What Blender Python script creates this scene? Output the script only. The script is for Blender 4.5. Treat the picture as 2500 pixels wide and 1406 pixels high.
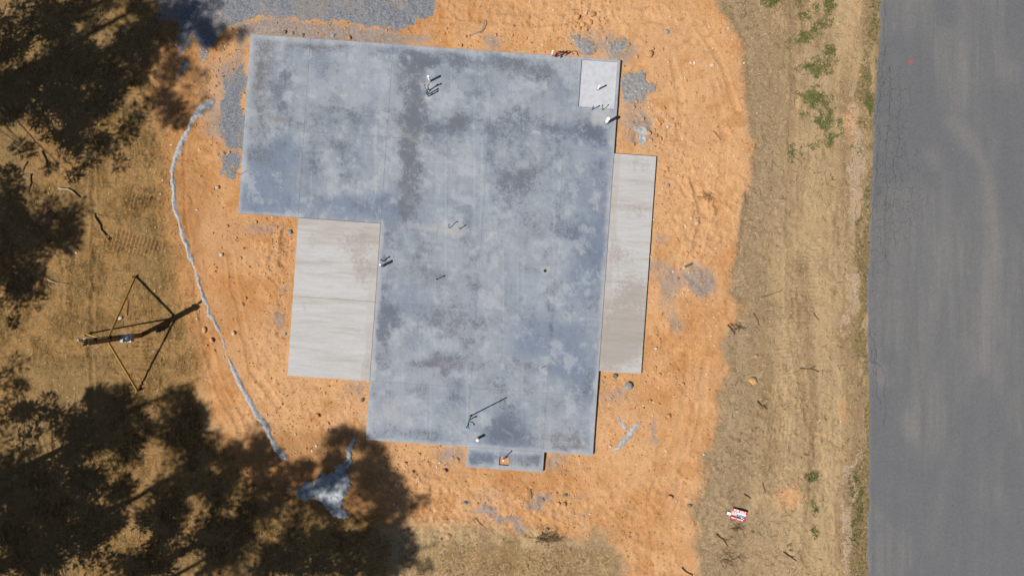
import bpy, bmesh, math, random
import numpy as np
from mathutils import Vector, Matrix

random.seed(7)
rng = np.random.default_rng(11)
for o in list(bpy.data.objects):
    bpy.data.objects.remove(o)
scene = bpy.context.scene
C = scene.collection

# ------------------------------------------------------------------ camera, sky, sun, exposure
H = 27.78                                    # drone height in metres
PPM = 60.0                                   # photograph pixels per metre at ground level
cam_d = bpy.data.cameras.new('drone_camera')
cam_d.lens = 24.0
cam_d.sensor_width = 36.0
cam_d.clip_end = 2000.0
cam = bpy.data.objects.new('drone_camera', cam_d)
cam.location = (0, 0, H)
cam.rotation_euler = (0, 0, 0)
C.objects.link(cam)
scene.camera = cam

SUN_EL = math.radians(54.6)
SH = math.radians(27.0)                      # direction in which shadows fall
COT = 1.0 / math.tan(SUN_EL)
SD = (math.cos(SH), math.sin(SH))

world = bpy.data.worlds.new('World')
scene.world = world
world.use_nodes = True
wn = world.node_tree
wn.nodes.clear()
wo = wn.nodes.new('ShaderNodeOutputWorld')
wb = wn.nodes.new('ShaderNodeBackground')
sk = wn.nodes.new('ShaderNodeTexSky')
sk.sky_type = 'NISHITA'
sk.sun_disc = False
sk.sun_elevation = SUN_EL
sk.sun_rotation = math.atan2(-SD[0], -SD[1])
wb.inputs['Strength'].default_value = 0.05
wn.links.new(sk.outputs[0], wb.inputs['Color'])
wn.links.new(wb.outputs[0], wo.inputs['Surface'])

sun_d = bpy.data.lights.new('sun', 'SUN')
sun_d.energy = 5.0
sun_d.angle = math.radians(0.53)
sun_d.color = (1.0, 0.955, 0.89)
sun = bpy.data.objects.new('sun', sun_d)
sun.rotation_euler = Vector((SD[0] * math.cos(SUN_EL), SD[1] * math.cos(SUN_EL), -math.sin(SUN_EL))).to_track_quat('-Z', 'Y').to_euler()
sun.location = (-30, -20, 60)
C.objects.link(sun)

scene.view_settings.view_transform = 'Standard'
scene.view_settings.look = 'None'
scene.view_settings.gamma = 1.0
scene.view_settings.use_curve_mapping = False
scene.view_settings.exposure = 0.17

# ------------------------------------------------------------------ coordinates
def px(x, y, z=0.0):
    """a point of the place seen at pixel x, y of the photograph and standing at height z"""
    s = (1.0 - z / H) / PPM
    return ((x - 1250.0) * s, (703.0 - y) * s, z)

def to_px(X, Y, z=0.0):
    s = PPM / (1.0 - z / H)
    return X * s + 1250.0, 703.0 - Y * s

# ------------------------------------------------------------------ numpy noise
def _hash(ix, iy, seed):
    h = (ix.astype(np.int64) * 374761393 + iy.astype(np.int64) * 668265263 + seed * 1442695041) & 0x7fffffff
    h = ((h ^ (h >> 13)) * 1274126177) & 0x7fffffff
    h = (h ^ (h >> 16)) & 0xffff
    return h / 65535.0

def vnoise(x, y, seed=0):
    ix = np.floor(x); iy = np.floor(y)
    fx = x - ix; fy = y - iy
    fx = fx * fx * fx * (fx * (fx * 6 - 15) + 10); fy = fy * fy * fy * (fy * (fy * 6 - 15) + 10)
    a = _hash(ix, iy, seed); b = _hash(ix + 1, iy, seed)
    c = _hash(ix, iy + 1, seed); d = _hash(ix + 1, iy + 1, seed)
    return (a + (b - a) * fx) * (1 - fy) + (c + (d - c) * fx) * fy

def fbm(x, y, scale, octv=4, seed=0, gain=0.5):
    s = np.zeros_like(x); amp = 1.0; tot = 0.0; f = scale
    for k in range(octv):
        s += amp * vnoise(x * f + 17.3 * k, y * f - 9.1 * k, seed + k * 13)
        tot += amp; amp *= gain; f *= 2.03
    return s / tot

def sstep(a, b, x):
    t = np.clip((x - a) / (b - a), 0, 1)
    return t * t * (3 - 2 * t)

def poly_sd(x, y, poly):
    """signed distance in pixels to a polygon, positive inside"""
    p = np.asarray(poly, float)
    d2 = np.full(x.shape, 1e12); ins = np.zeros(x.shape, bool)
    n = len(p)
    for i in range(n):
        ax, ay = p[i]; bx, by = p[(i + 1) % n]
        ex, ey = bx - ax, by - ay
        t = np.clip(((x - ax) * ex + (y - ay) * ey) / (ex * ex + ey * ey + 1e-9), 0, 1)
        dx = x - ax - t * ex; dy = y - ay - t * ey
        d2 = np.minimum(d2, dx * dx + dy * dy)
        cond = ((ay > y) != (by > y))
        with np.errstate(divide='ignore', invalid='ignore'):
            xi = ax + (y - ay) * ex / (ey if abs(ey) > 1e-9 else 1e-9)
        ins ^= cond & (x < xi)
    d = np.sqrt(d2)
    return np.where(ins, d, -d)

def line_d(x, y, pts):
    """signed distance to a polyline of (x, y, halfwidth): positive inside"""
    best = np.full(x.shape, -1e9)
    for a, b in zip(pts[:-1], pts[1:]):
        ex, ey = b[0] - a[0], b[1] - a[1]
        t = np.clip(((x - a[0]) * ex + (y - a[1]) * ey) / (ex * ex + ey * ey + 1e-9), 0, 1)
        d = np.hypot(x - a[0] - t * ex, y - a[1] - t * ey)
        best = np.maximum(best, (a[2] + (b[2] - a[2]) * t) - d)
    return best

def blobs(x, y, lst):
    s = np.zeros_like(x)
    for b in lst:
        cx, cy, rx, ry, a = b[:5]
        r2 = ((x - cx) / rx) ** 2 + ((y - cy) / ry) ** 2
        s += a * np.exp(-np.minimum(r2, 40) * 0.75)
    return s

# ------------------------------------------------------------------ material helpers
class NT:
    def __init__(self, name):
        self.m = bpy.data.materials.new(name)
        self.m.use_nodes = True
        self.t = self.m.node_tree
        self.b = self.t.nodes['Principled BSDF']
        self.b.inputs['Roughness'].default_value = 0.9
        if 'Specular IOR Level' in self.b.inputs:
            self.b.inputs['Specular IOR Level'].default_value = 0.15
        self.co = self.t.nodes.new('ShaderNodeTexCoord').outputs['Object']
    def set(self, sock, v):
        if hasattr(v, 'is_output') or isinstance(v, bpy.types.NodeSocket):
            self.t.links.new(v, sock)
        elif isinstance(v, (tuple, list)):
            sock.default_value = tuple(v) + ((1.0,) if len(v) == 3 and len(sock.default_value) == 4 else ())
        else:
            sock.default_value = v
    def noise(self, scale, detail=3, rough=0.55, dist=0.0, co=None):
        n = self.t.nodes.new('ShaderNodeTexNoise')
        n.inputs['Scale'].default_value = scale
        n.inputs['Detail'].default_value = detail
        n.inputs['Roughness'].default_value = rough
        n.inputs['Distortion'].default_value = dist
        self.t.links.new(co or self.co, n.inputs['Vector'])
        return n.outputs['Fac']
    def vor(self, scale, feature='F1', out='Distance', co=None, rand=1.0):
        n = self.t.nodes.new('ShaderNodeTexVoronoi')
        n.feature = feature
        n.inputs['Scale'].default_value = scale
        n.inputs['Randomness'].default_value = rand
        self.t.links.new(co or self.co, n.inputs['Vector'])
        return n.outputs[out]
    def mapping(self, scale=(1, 1, 1), rot=(0, 0, 0), co=None):
        n = self.t.nodes.new('ShaderNodeMapping')
        n.inputs['Scale'].default_value = scale
        n.inputs['Rotation'].default_value = rot
        self.t.links.new(co or self.co, n.inputs['Vector'])
        return n.outputs[0]
    def math(self, op, a, b=0.0, clamp=False):
        n = self.t.nodes.new('ShaderNodeMath')
        n.operation = op; n.use_clamp = clamp
        self.set(n.inputs[0], a); self.set(n.inputs[1], b)
        return n.outputs[0]
    def ramp(self, v, lo, hi, a=0.0, b=1.0, smooth=True):
        n = self.t.nodes.new('ShaderNodeMapRange')
        n.interpolation_type = 'SMOOTHSTEP' if smooth else 'LINEAR'
        self.set(n.inputs['Value'], v)
        for k, q in zip(('From Min', 'From Max', 'To Min', 'To Max'), (lo, hi, a, b)):
            n.inputs[k].default_value = q
        return n.outputs[0]
    def mix(self, f, a, b, mode='MIX'):
        n = self.t.nodes.new('ShaderNodeMix')
        n.data_type = 'RGBA'; n.blend_type = mode
        self.set(n.inputs[0], f); self.set(n.inputs[6], a); self.set(n.inputs[7], b)
        return n.outputs[2]
    def scale_col(self, col, v):
        n = self.t.nodes.new('ShaderNodeVectorMath')
        n.operation = 'SCALE'
        self.set(n.inputs[0], col); self.set(n.inputs['Scale'], v)
        return n.outputs[0]
    def attr(self, name):
        n = self.t.nodes.new('ShaderNodeAttribute')
        n.attribute_name = name
        s = self.t.nodes.new('ShaderNodeSeparateColor')
        self.t.links.new(n.outputs['Color'], s.inputs[0])
        return s.outputs[0], s.outputs[1], s.outputs[2], n.outputs['Alpha']
    def rand(self):
        return self.t.nodes.new('ShaderNodeObjectInfo').outputs['Random']
    def island(self):
        return self.t.nodes.new('ShaderNodeNewGeometry').outputs['Random Per Island']
    def bump(self, h, strength=0.5, dist=0.02):
        n = self.t.nodes.new('ShaderNodeBump')
        n.inputs['Strength'].default_value = strength
        n.inputs['Distance'].default_value = dist
        self.t.links.new(h, n.inputs['Height'])
        self.t.links.new(n.outputs[0], self.b.inputs['Normal'])
    def color(self, c):
        self.set(self.b.inputs['Base Color'], c)
        return self.m

def simple(name, col, rough=0.6, var=0.25, scale=30, spec=0.3, metal=0.0):
    n = NT(name)
    n.b.inputs['Roughness'].default_value = rough
    n.b.inputs['Specular IOR Level'].default_value = spec
    n.b.inputs['Metallic'].default_value = metal
    f = n.ramp(n.noise(scale, 4), 0.3, 0.7, 1 - var, 1 + var)
    n.color(n.scale_col(col, f))
    return n.m

# ------------------------------------------------------------------ object helpers
def tag(o, label=None, cat=None, group=None, kind=None):
    if label: o['label'] = label
    if cat: o['category'] = cat
    if group: o['group'] = group
    if kind: o['kind'] = kind
    return o

def link(name, me, mat=None, parent=None):
    if mat is not None and not me.materials:
        me.materials.append(mat)
    o = bpy.data.objects.new(name, me)
    C.objects.link(o)
    if parent is not None:
        o.parent = parent
    return o

def empty(name, loc=(0, 0, 0), rz=0.0):
    o = bpy.data.objects.new(name, None)
    o.location = loc; o.rotation_euler = (0, 0, rz)
    o.empty_display_size = 0.2
    C.objects.link(o)
    return o

def np_mesh(name, verts, faces, smooth=False):
    """verts (n,3), faces (m,k) arrays of one size k"""
    me = bpy.data.meshes.new(name)
    verts = np.ascontiguousarray(verts, np.float32); faces = np.ascontiguousarray(faces, np.int32)
    k = faces.shape[1]
    me.vertices.add(len(verts)); me.vertices.foreach_set('co', verts.ravel())
    me.loops.add(faces.size); me.loops.foreach_set('vertex_index', faces.ravel())
    me.polygons.add(len(faces)); me.polygons.foreach_set('loop_start', np.arange(0, faces.size, k, dtype=np.int32))
    me.update(calc_edges=True)
    me.polygons.foreach_set('use_smooth', np.full(len(faces), smooth))
    return me

def set_attr(me, name, rgba):
    a = me.attributes.new(name, 'FLOAT_COLOR', 'POINT')
    a.data.foreach_set('color', np.ascontiguousarray(rgba, np.float32).ravel())

def bm_mesh(name, bm, smooth=False):
    me = bpy.data.meshes.new(name)
    bm.normal_update()
    bm.to_mesh(me); bm.free()
    if smooth:
        me.polygons.foreach_set('use_smooth', [True] * len(me.polygons))
    return me

def add_box(bm, size, mat4, bevel=0.0):
    r = bmesh.ops.create_cube(bm, size=1.0)
    bmesh.ops.scale(bm, vec=size, verts=r['verts'])
    if bevel:
        es = list({e for v in r['verts'] for e in v.link_edges})
        r2 = bmesh.ops.bevel(bm, geom=es, offset=bevel, segments=1, affect='EDGES')
        vs = list({v for f in r2['faces'] for v in f.verts} | {v for v in r['verts'] if v.is_valid})
    else:
        vs = r['verts']
    bmesh.ops.transform(bm, matrix=mat4, verts=vs)

def beam(bm, a, b, w, h, bevel=0.0):
    a = Vector(a); b = Vector(b); d = b - a
    q = d.to_track_quat('Z', 'Y')
    add_box(bm, (w, h, d.length), Matrix.Translation((a + b) / 2) @ q.to_matrix().to_4x4(), bevel)

def tube_geo(bm, pts, rad, seg=8, cap=True):
    pts = [Vector(p) for p in pts]
    n = len(pts)
    if not isinstance(rad, (list, tuple)): rad = [rad] * n
    rings = []
    up = None
    for i, p in enumerate(pts):
        d = (pts[min(i + 1, n - 1)] - pts[max(i - 1, 0)]).normalized()
        if up is None:
            up = d.orthogonal().normalized()
        up = (up - d * up.dot(d)).normalized()
        s = d.cross(up)
        rings.append([bm.verts.new(p + (up * math.cos(t) + s * math.sin(t)) * rad[i]) for t in [2 * math.pi * k / seg for k in range(seg)]])
    for r0, r1 in zip(rings[:-1], rings[1:]):
        for k in range(seg):
            bm.faces.new((r0[k], r0[(k + 1) % seg], r1[(k + 1) % seg], r1[k]))
    if cap:
        bm.faces.new(rings[0][::-1]); bm.faces.new(rings[-1])

def bez(p0, p1, p2, n=7):
    p0, p1, p2 = Vector(p0), Vector(p1), Vector(p2)
    return [p0 * (1 - t) ** 2 + p1 * 2 * t * (1 - t) + p2 * t * t for t in [i / (n - 1) for i in range(n)]]

# ------------------------------------------------------------------ where things are (photograph pixels)
ORANGE = [(605, 45), (640, -20), (1000, -60), (1735, -60), (1748, 0), (1790, 60), (1812, 130), (1822, 250), (1832, 380), (1815, 450),
          (1797, 550), (1782, 650), (1772, 715), (1806, 752), (1795, 790), (1765, 840), (1778, 905), (1745, 960), (1764, 1040),
          (1742, 1080), (1716, 1108), (1726, 1175), (1690, 1245), (1702, 1300), (1690, 1420), (1500, 1420), (1470, 1345), (1300, 1290),
          (1150, 1300), (1000, 1275), (960, 1290), (900, 1260), (760, 1215), (600, 1160), (520, 1060), (485, 960), (470, 880), (462, 800),
          (440, 700), (425, 600), (402, 500), (395, 420), (400, 330), (370, 285), (365, 200), (395, 130), (470, 85), (540, 70)]
GRAVEL = [[(375, -40), (1045, -40), (1062, 40), (1000, 62), (930, 76), (885, 66), (845, 48), (740, 58), (690, 38), (630, 42), (590, 62),
           (545, 84), (520, 118), (512, 155), (500, 156), (507, 108), (478, 96), (460, 92), (452, 130), (456, 190), (447, 205), (440, 130), (432, 62), (378, 20)],
          [(596, 168), (604, 200), (592, 372), (555, 370), (535, 320), (540, 260), (552, 205), (575, 185)],
          [(548, 385), (570, 376), (590, 400), (575, 440), (552, 446), (538, 420)]]
ROAD_EDGE = [(2152, -400), (2151, 0), (2144, 90), (2137, 230), (2129, 380), (2123, 550), (2119, 700), (2118, 860), (2120, 1000), (2121, 1200), (2117, 1406), (2115, 1900)]
DUST = [(1550, 300, 38, 55, .62), (1572, 330, 25, 30, .6), (1500, 962, 42, 26, .62), (1612, 585, 26, 20, .6), (1655, 672, 50, 35, .55), (1708, 682, 26, 34, .7),
        (1722, 700, 22, 22, .65), (1652, 790, 24, 30, .7), (1630, 720, 24, 34, .55), (1600, 650, 22, 26, .4), (1597, 1042, 9, 26, .75), (1580, 1075, 24, 10, .5), (1190, 1205, 55, 32, .45), (1330, 1218, 24, 13, .9),
        (1300, 1240, 26, 10, .85), (1232, 1266, 36, 10, .9), (1192, 1244, 22, 11, .9), (1274, 1294, 16, 10, .8), (1262, 1280, 12, 14, .6), (1106, 1112, 50, 26, .75), (1350, 1125, 34, 32, .62),
        (700, 704, 18, 13, .7), (684, 782, 18, 28, .75), (640, 558, 70, 16, .6), (1206, 108, 22, 26, .75), (1030, 96, 34, 20, .55), (680, 76, 70, 20, 1.2), (760, 80, 80, 20, 1.2), (850, 88, 70, 20, 1.2), (930, 96, 60, 16, 1.0), (640, 66, 40, 16, .8),
        (594, 110, 16, 70, .55), (560, 190, 30, 60, .75), (525, 300, 34, 46, .7), (570, 380, 30, 50, .6), (1545, 215, 45, 40, .6), (1505, 110, 36, 30, .6), (1430, 105, 40, 30, .6), (500, 180, 25, 60, .35), (870, 950, 26, 26, .6), (885, 1030, 14, 40, .5), (1690, 545, 12, 10, .3),
        (1150, 1250, 14, 6, .5), (1405, 1214, 16, 8, .6), (1350, 1255, 22, 6, .6), (1100, 1178, 20, 10, .4), (650, 625, 8, 8, .3), (1520, 130, 40, 26, .5), (1690, 100, 8, 12, .4)]
GREEN = [(1885, 4, 22, 9, 1.1), (2025, 10, 12, 20, 1.1), (1962, 45, 12, 12, .7), (1968, 95, 12, 10, 1.), (2010, 55, 14, 12, .8), (1990, 80, 18, 8, .8), (2025, 125, 12, 14, 1.), (1960, 165, 26, 8, .5), (2000, 170, 30, 14, .55),
         (1965, 230, 26, 10, .65), (2000, 245, 30, 12, .7), (1960, 285, 18, 10, .6), (2025, 285, 10, 22, 1.), (2000, 305, 10, 14, .8), (2020, 345, 10, 22, .9), (1990, 355, 14, 10, .5), (2055, 300, 8, 20, .5), (2030, 430, 8, 8, .5),
         (2120, 250, 10, 24, .8), (2130, 60, 7, 50, .7), (2095, 360, 18, 26, .4), (1984, 1166, 10, 10, 1.1), (1990, 1238, 8, 20, .9), (1842, 1296, 8, 6, .9), (1990, 1300, 6, 14, .6), (1925, 1340, 8, 8, .4), (2085, 1200, 16, 50, .45), (2085, 1300, 16, 60, .3),
         (2110, 160, 8, 40, .5), (2112, 480, 8, 40, .3), (1965, 1110, 10, 10, .3)]
CLAY_SPOTS = [(1925, 1212, 34, 24, 1.0), (2060, 1000, 16, 30, .55), (2055, 1130, 20, 60, .3), (2075, 150, 24, 70, .3), (2080, 300, 24, 50, .5), (2090, 20, 20, 40, .4), (262, 330, 60, 40, .2), (520, 1000, 30, 80, .4)]

def road_edge_x(ypx):
    e = np.asarray(ROAD_EDGE, float)
    return np.interp(ypx, e[:, 1], e[:, 0])

SLAB_TH = math.radians(4.0)
SLAB_Z = 0.22
def uv_px(u, v):
    c, s = math.cos(SLAB_TH), math.sin(SLAB_TH)
    return 612 + u * c - v * s, 84 + u * s + v * c
def px_uv(x, y):
    c, s = math.cos(SLAB_TH), math.sin(SLAB_TH)
    return (x - 612) * c + (y - 84) * s, -(x - 612) * s + (y - 84) * c

SLAB_RECTS = [(0, 905, 0, 438), (349, 905, 438, 967), (598, 786, 967, 1016), (147, 349, 438, 824), (905, 1009, 228, 760)]

# dozer cleat tracks: centre line (x0,y0)-(x1,y1), half width, bar spacing, depth
TRACKS = [((318, 486), (398, 508), 24, 8.5, .09), ((262, 578), (395, 612), 28, 9.5, .09), ((205, 420), (330, 470), 26, 7.5, .015), ((345, 700), (350, 1400), 26, 9.5, .055), ((262, 350), (252, 660), 22, 9.5, .045),
          ((130, 90), (215, 190), 28, 8.0, .03), ((1975, 520), (1965, 790), 34, 9.5, .03), ((1830, 1040), (1990, 1055), 34, 9.5, .025), ((1830, 1150), (1880, 1110), 26, 10.0, .04), ((1905, 780), (1925, 950), 26, 10.0, .025),
          ((1815, 20), (1845, 80), 16, 7, .02), ((620, 610), (640, 760), 22, 7, .012), ((1760, 20), (1822, 180), 14, 7, .012)]
RUTS = [([(470, 660, 9), (500, 800, 10), (540, 960, 10), (600, 1060, 8)], .022), ([(560, 620, 8), (590, 780, 9), (620, 900, 9), (680, 990, 8)], .02), ([(1740, 200, 8), (1770, 330, 9), (1760, 480, 9), (1740, 600, 8)], .013), ([(1680, 860, 8), (1670, 1000, 9), (1640, 1120, 9), (1560, 1240, 8), (1480, 1290, 8)], .012), ([(1720, 880, 8), (1715, 1000, 8), (1690, 1100, 8), (1600, 1290, 8)], .012), ([(1080, 40, 7), (1300, 60, 8), (1550, 40, 8), (1640, 60, 8)], .02), ([(1640, 150, 7), (1665, 260, 8), (1650, 380, 8)], .018),
        ([(232, 280, 6), (228, 480, 6), (232, 640, 6), (222, 820, 5), (230, 1100, 5)], .035), ([(145, 400, 4), (146, 560, 4), (160, 760, 4)], .02), ([(452, 330, 3), (455, 480, 3), (470, 640, 3), (488, 780, 2)], .018),
        ([(378, 290, 8), (372, 420, 8), (380, 560, 8), (410, 700, 8)], .02), ([(1700, 60, 8), (1760, 150, 7), (1800, 270, 7)], .02), ([(1935, 0, 10), (1938, 200, 10), (1932, 420, 10), (1930, 800, 10), (1985, 1050, 10), (2040, 1400, 10)], .02),
        ([(2030, 100, 9), (2050, 500, 10), (2040, 900, 10), (2050, 1400, 10)], .012), ([(1745, 800, 5), (1700, 980, 5), (1660, 1150, 5), (1640, 1300, 5)], .012), ([(1600, 1130, 6), (1585, 1240, 6), (1600, 1400, 6)], .012),
        ([(700, 570, 12), (690, 640, 12)], .05), ([(1690, 440, 10), (1720, 540, 12), (1700, 620, 10)], .03)]

def masks(xp, yp, X, Y):
    wx = xp + (fbm(X, Y, 0.7, 6, 3, .62) - .5) * 66
    wy = yp + (fbm(X, Y, 0.7, 6, 5, .62) - .5) * 66
    fx = xp + (fbm(X, Y, 2.2, 4, 8) - .5) * 26
    fy = yp + (fbm(X, Y, 2.2, 4, 9) - .5) * 26
    soft = 24 + 45 * np.maximum(1 - sstep(480, 620, xp), sstep(1180, 1280, yp) * (1 - sstep(1500, 1600, xp)))
    osd = poly_sd(wx, wy, ORANGE)
    orange = sstep(-1, 1, osd / soft)
    south = sstep(1240, 1350, wy) * sstep(900, 1000, wx) * (1 - sstep(1480, 1560, wx))
    orange = orange * (1 - .75 * south * sstep(.3, .6, fbm(X, Y, .8, 5, 33, .6) + .1 * sstep(1280, 1400, wy)))
    gx_ = xp + (fbm(X, Y, 2.0, 6, 14, .7) - .5) * 60; gy_ = yp + (fbm(X, Y, 2.0, 6, 16, .7) - .5) * 60
    gravel = np.zeros_like(X)
    for p in GRAVEL:
        gravel = np.maximum(gravel, sstep(-9, 9, poly_sd(gx_, gy_, p)))
    gravel = np.where(yp < -40, np.where((xp > 350) & (xp < 1060), 1.0, 0.0), gravel)
    dust = np.clip(blobs(fx, fy, DUST), 0, 1)
    re = road_edge_x(yp)
    thatch = .85 * sstep(-10, 12, wx - 1700) * (1 - sstep(20, 190, wx - np.interp(yp, [0, 120, 380, 700, 1000, 1406], [1760, 1815, 1835, 1780, 1760, 1700])))
    thatch = np.maximum(thatch, .6 * sstep(1180, 1300, wy) * sstep(1690, 1720, wx) * (1 - sstep(1880, 1960, wx)))
    thatch = np.maximum(thatch, .7 * south * (fbm(X, Y, .8, 3, 31) > .42))
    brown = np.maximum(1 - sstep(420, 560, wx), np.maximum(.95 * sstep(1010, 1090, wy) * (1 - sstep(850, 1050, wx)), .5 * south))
    pink = sstep(-95, -40, wx - re) * (1 - sstep(-34, -4, wx - re)) * sstep(.38, .68, fbm(X, Y * .5, .7, 5, 41, .65))
    olive = .9 * sstep(-70, -5, wx - re) * sstep(.34, .56, fbm(X, Y * .6, .8, 5, 47, .65))
    olive = np.maximum(olive, .85 * sstep(-75, -20, wx - re) * sstep(1080, 1150, yp))
    green = np.clip(blobs(fx, fy, GREEN) + .35 * sstep(.62, .75, fbm(X, Y, 1.3, 3, 53)) * sstep(1880, 1940, xp) * (1 - sstep(2050, 2090, xp)) * (1 - sstep(400, 520, yp)), 0, 1)
    clay = np.clip(blobs(fx, fy, CLAY_SPOTS), 0, 1)
    orange = np.maximum(orange, clay)
    return orange, gravel, dust, thatch, brown, pink, green, olive

def ground_z(X, Y, full=True):
    X = np.asarray(X, float); Y = np.asarray(Y, float)
    xp, yp = to_px(X, Y)
    z = (fbm(X, Y, 0.16, 3, 61) - .5) * .10 + (fbm(X, Y, .9, 4, 67) - .5) * .07
    wx = xp + (fbm(X, Y, 0.9, 4, 3) - .5) * 46
    wy = yp + (fbm(X, Y, 0.9, 4, 5) - .5) * 46
    z += (fbm(X, Y, 2.2, 3, 69, .6) - .5) * .02
    z += .05 * (1 - sstep(500, 900, xp)) + .04 * (1 - sstep(40, 110, yp))
    # clod roughness
    osd_ = sstep(-18, 8, poly_sd(wx, wy, ORANGE))
    rough = .28 + .15 * (1 - osd_) + .5 * sstep(.48, .68, fbm(X, Y, .35, 3, 63)) + blobs(xp, yp, [(690, 600, 50, 90, 1.3), (690, 760, 40, 100, 1.), (1430, 55, 50, 40, 1.6), (1580, 330, 60, 70, .9), (1480, 950, 60, 40, .8), (1250, 1240, 220, 60, 1.0), (1690, 620, 70, 180, .6), (1340, 1305, 50, 25, 1.6),
                                    (1000, 1150, 90, 60, .7), (800, 1020, 120, 60, .6), (1725, 490, 40, 30, 1.2), (1350, 50, 300, 40, .7)])
    cl = fbm(X, Y, 5.0, 3, 71, .6)
    z += rough * .11 * np.maximum(cl - .5, -.12) + rough * .04 * (fbm(X, Y, 10, 2, 73) - .5) + .06 * osd_
    for (a, b, hw, sp, dep) in TRACKS:
        ex, ey = b[0] - a[0], b[1] - a[1]; L = math.hypot(ex, ey)
        jx = (fbm(X, Y, 2.5, 2, 81) - .5) * 8
        s = ((xp - a[0]) * ex + (yp - a[1]) * ey) / L; t = np.abs((-(xp - a[0]) * ey + (yp - a[1]) * ex) / L + jx)
        m = sstep(hw, hw - 6, t) * sstep(-5, 5, s) * sstep(L + 5, L - 5, s)
        m = m * sstep(.3, .5, fbm(X, Y, 1.1, 2, 83))
        z -= dep * m * (np.abs(((s + jx * .3) / sp) % 1 - .5) * 2 > .62) + dep * .15 * m
    for pts, dep in RUTS:
        d = line_d(xp + (fbm(X, Y, 1.5, 3, 91) - .5) * 14, yp, pts)
        z += np.where(d > -8, -dep * sstep(-3, 4, d) + dep * .6 * sstep(-8, -4, d) * (1 - sstep(-4, 0, d)), 0)
    # keep clear of slab and road
    u, v = px_uv(xp, yp)
    for (u0, u1, v0, v1) in SLAB_RECTS:
        dd = np.minimum(np.minimum(u - u0, u1 - u), np.minimum(v - v0, v1 - v))
        z = np.where(dd > -60, np.minimum(z, .07 + .05 * sstep(-8, -60, dd)), z)
        z = np.where(dd > 7, -.12, z)
    re = road_edge_x(yp)
    k = sstep(-60, -8, xp - re)
    z = z * (1 - k) + k * (.0 + (fbm(X, Y, 3, 2, 93) - .5) * .03)
    z = np.where(xp - re > 8, np.where(xp > 2640, z - .02, -.12), z)
    far = sstep(30, 60, np.hypot(X, Y))
    z = z * (1 - far)
    return z

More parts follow.
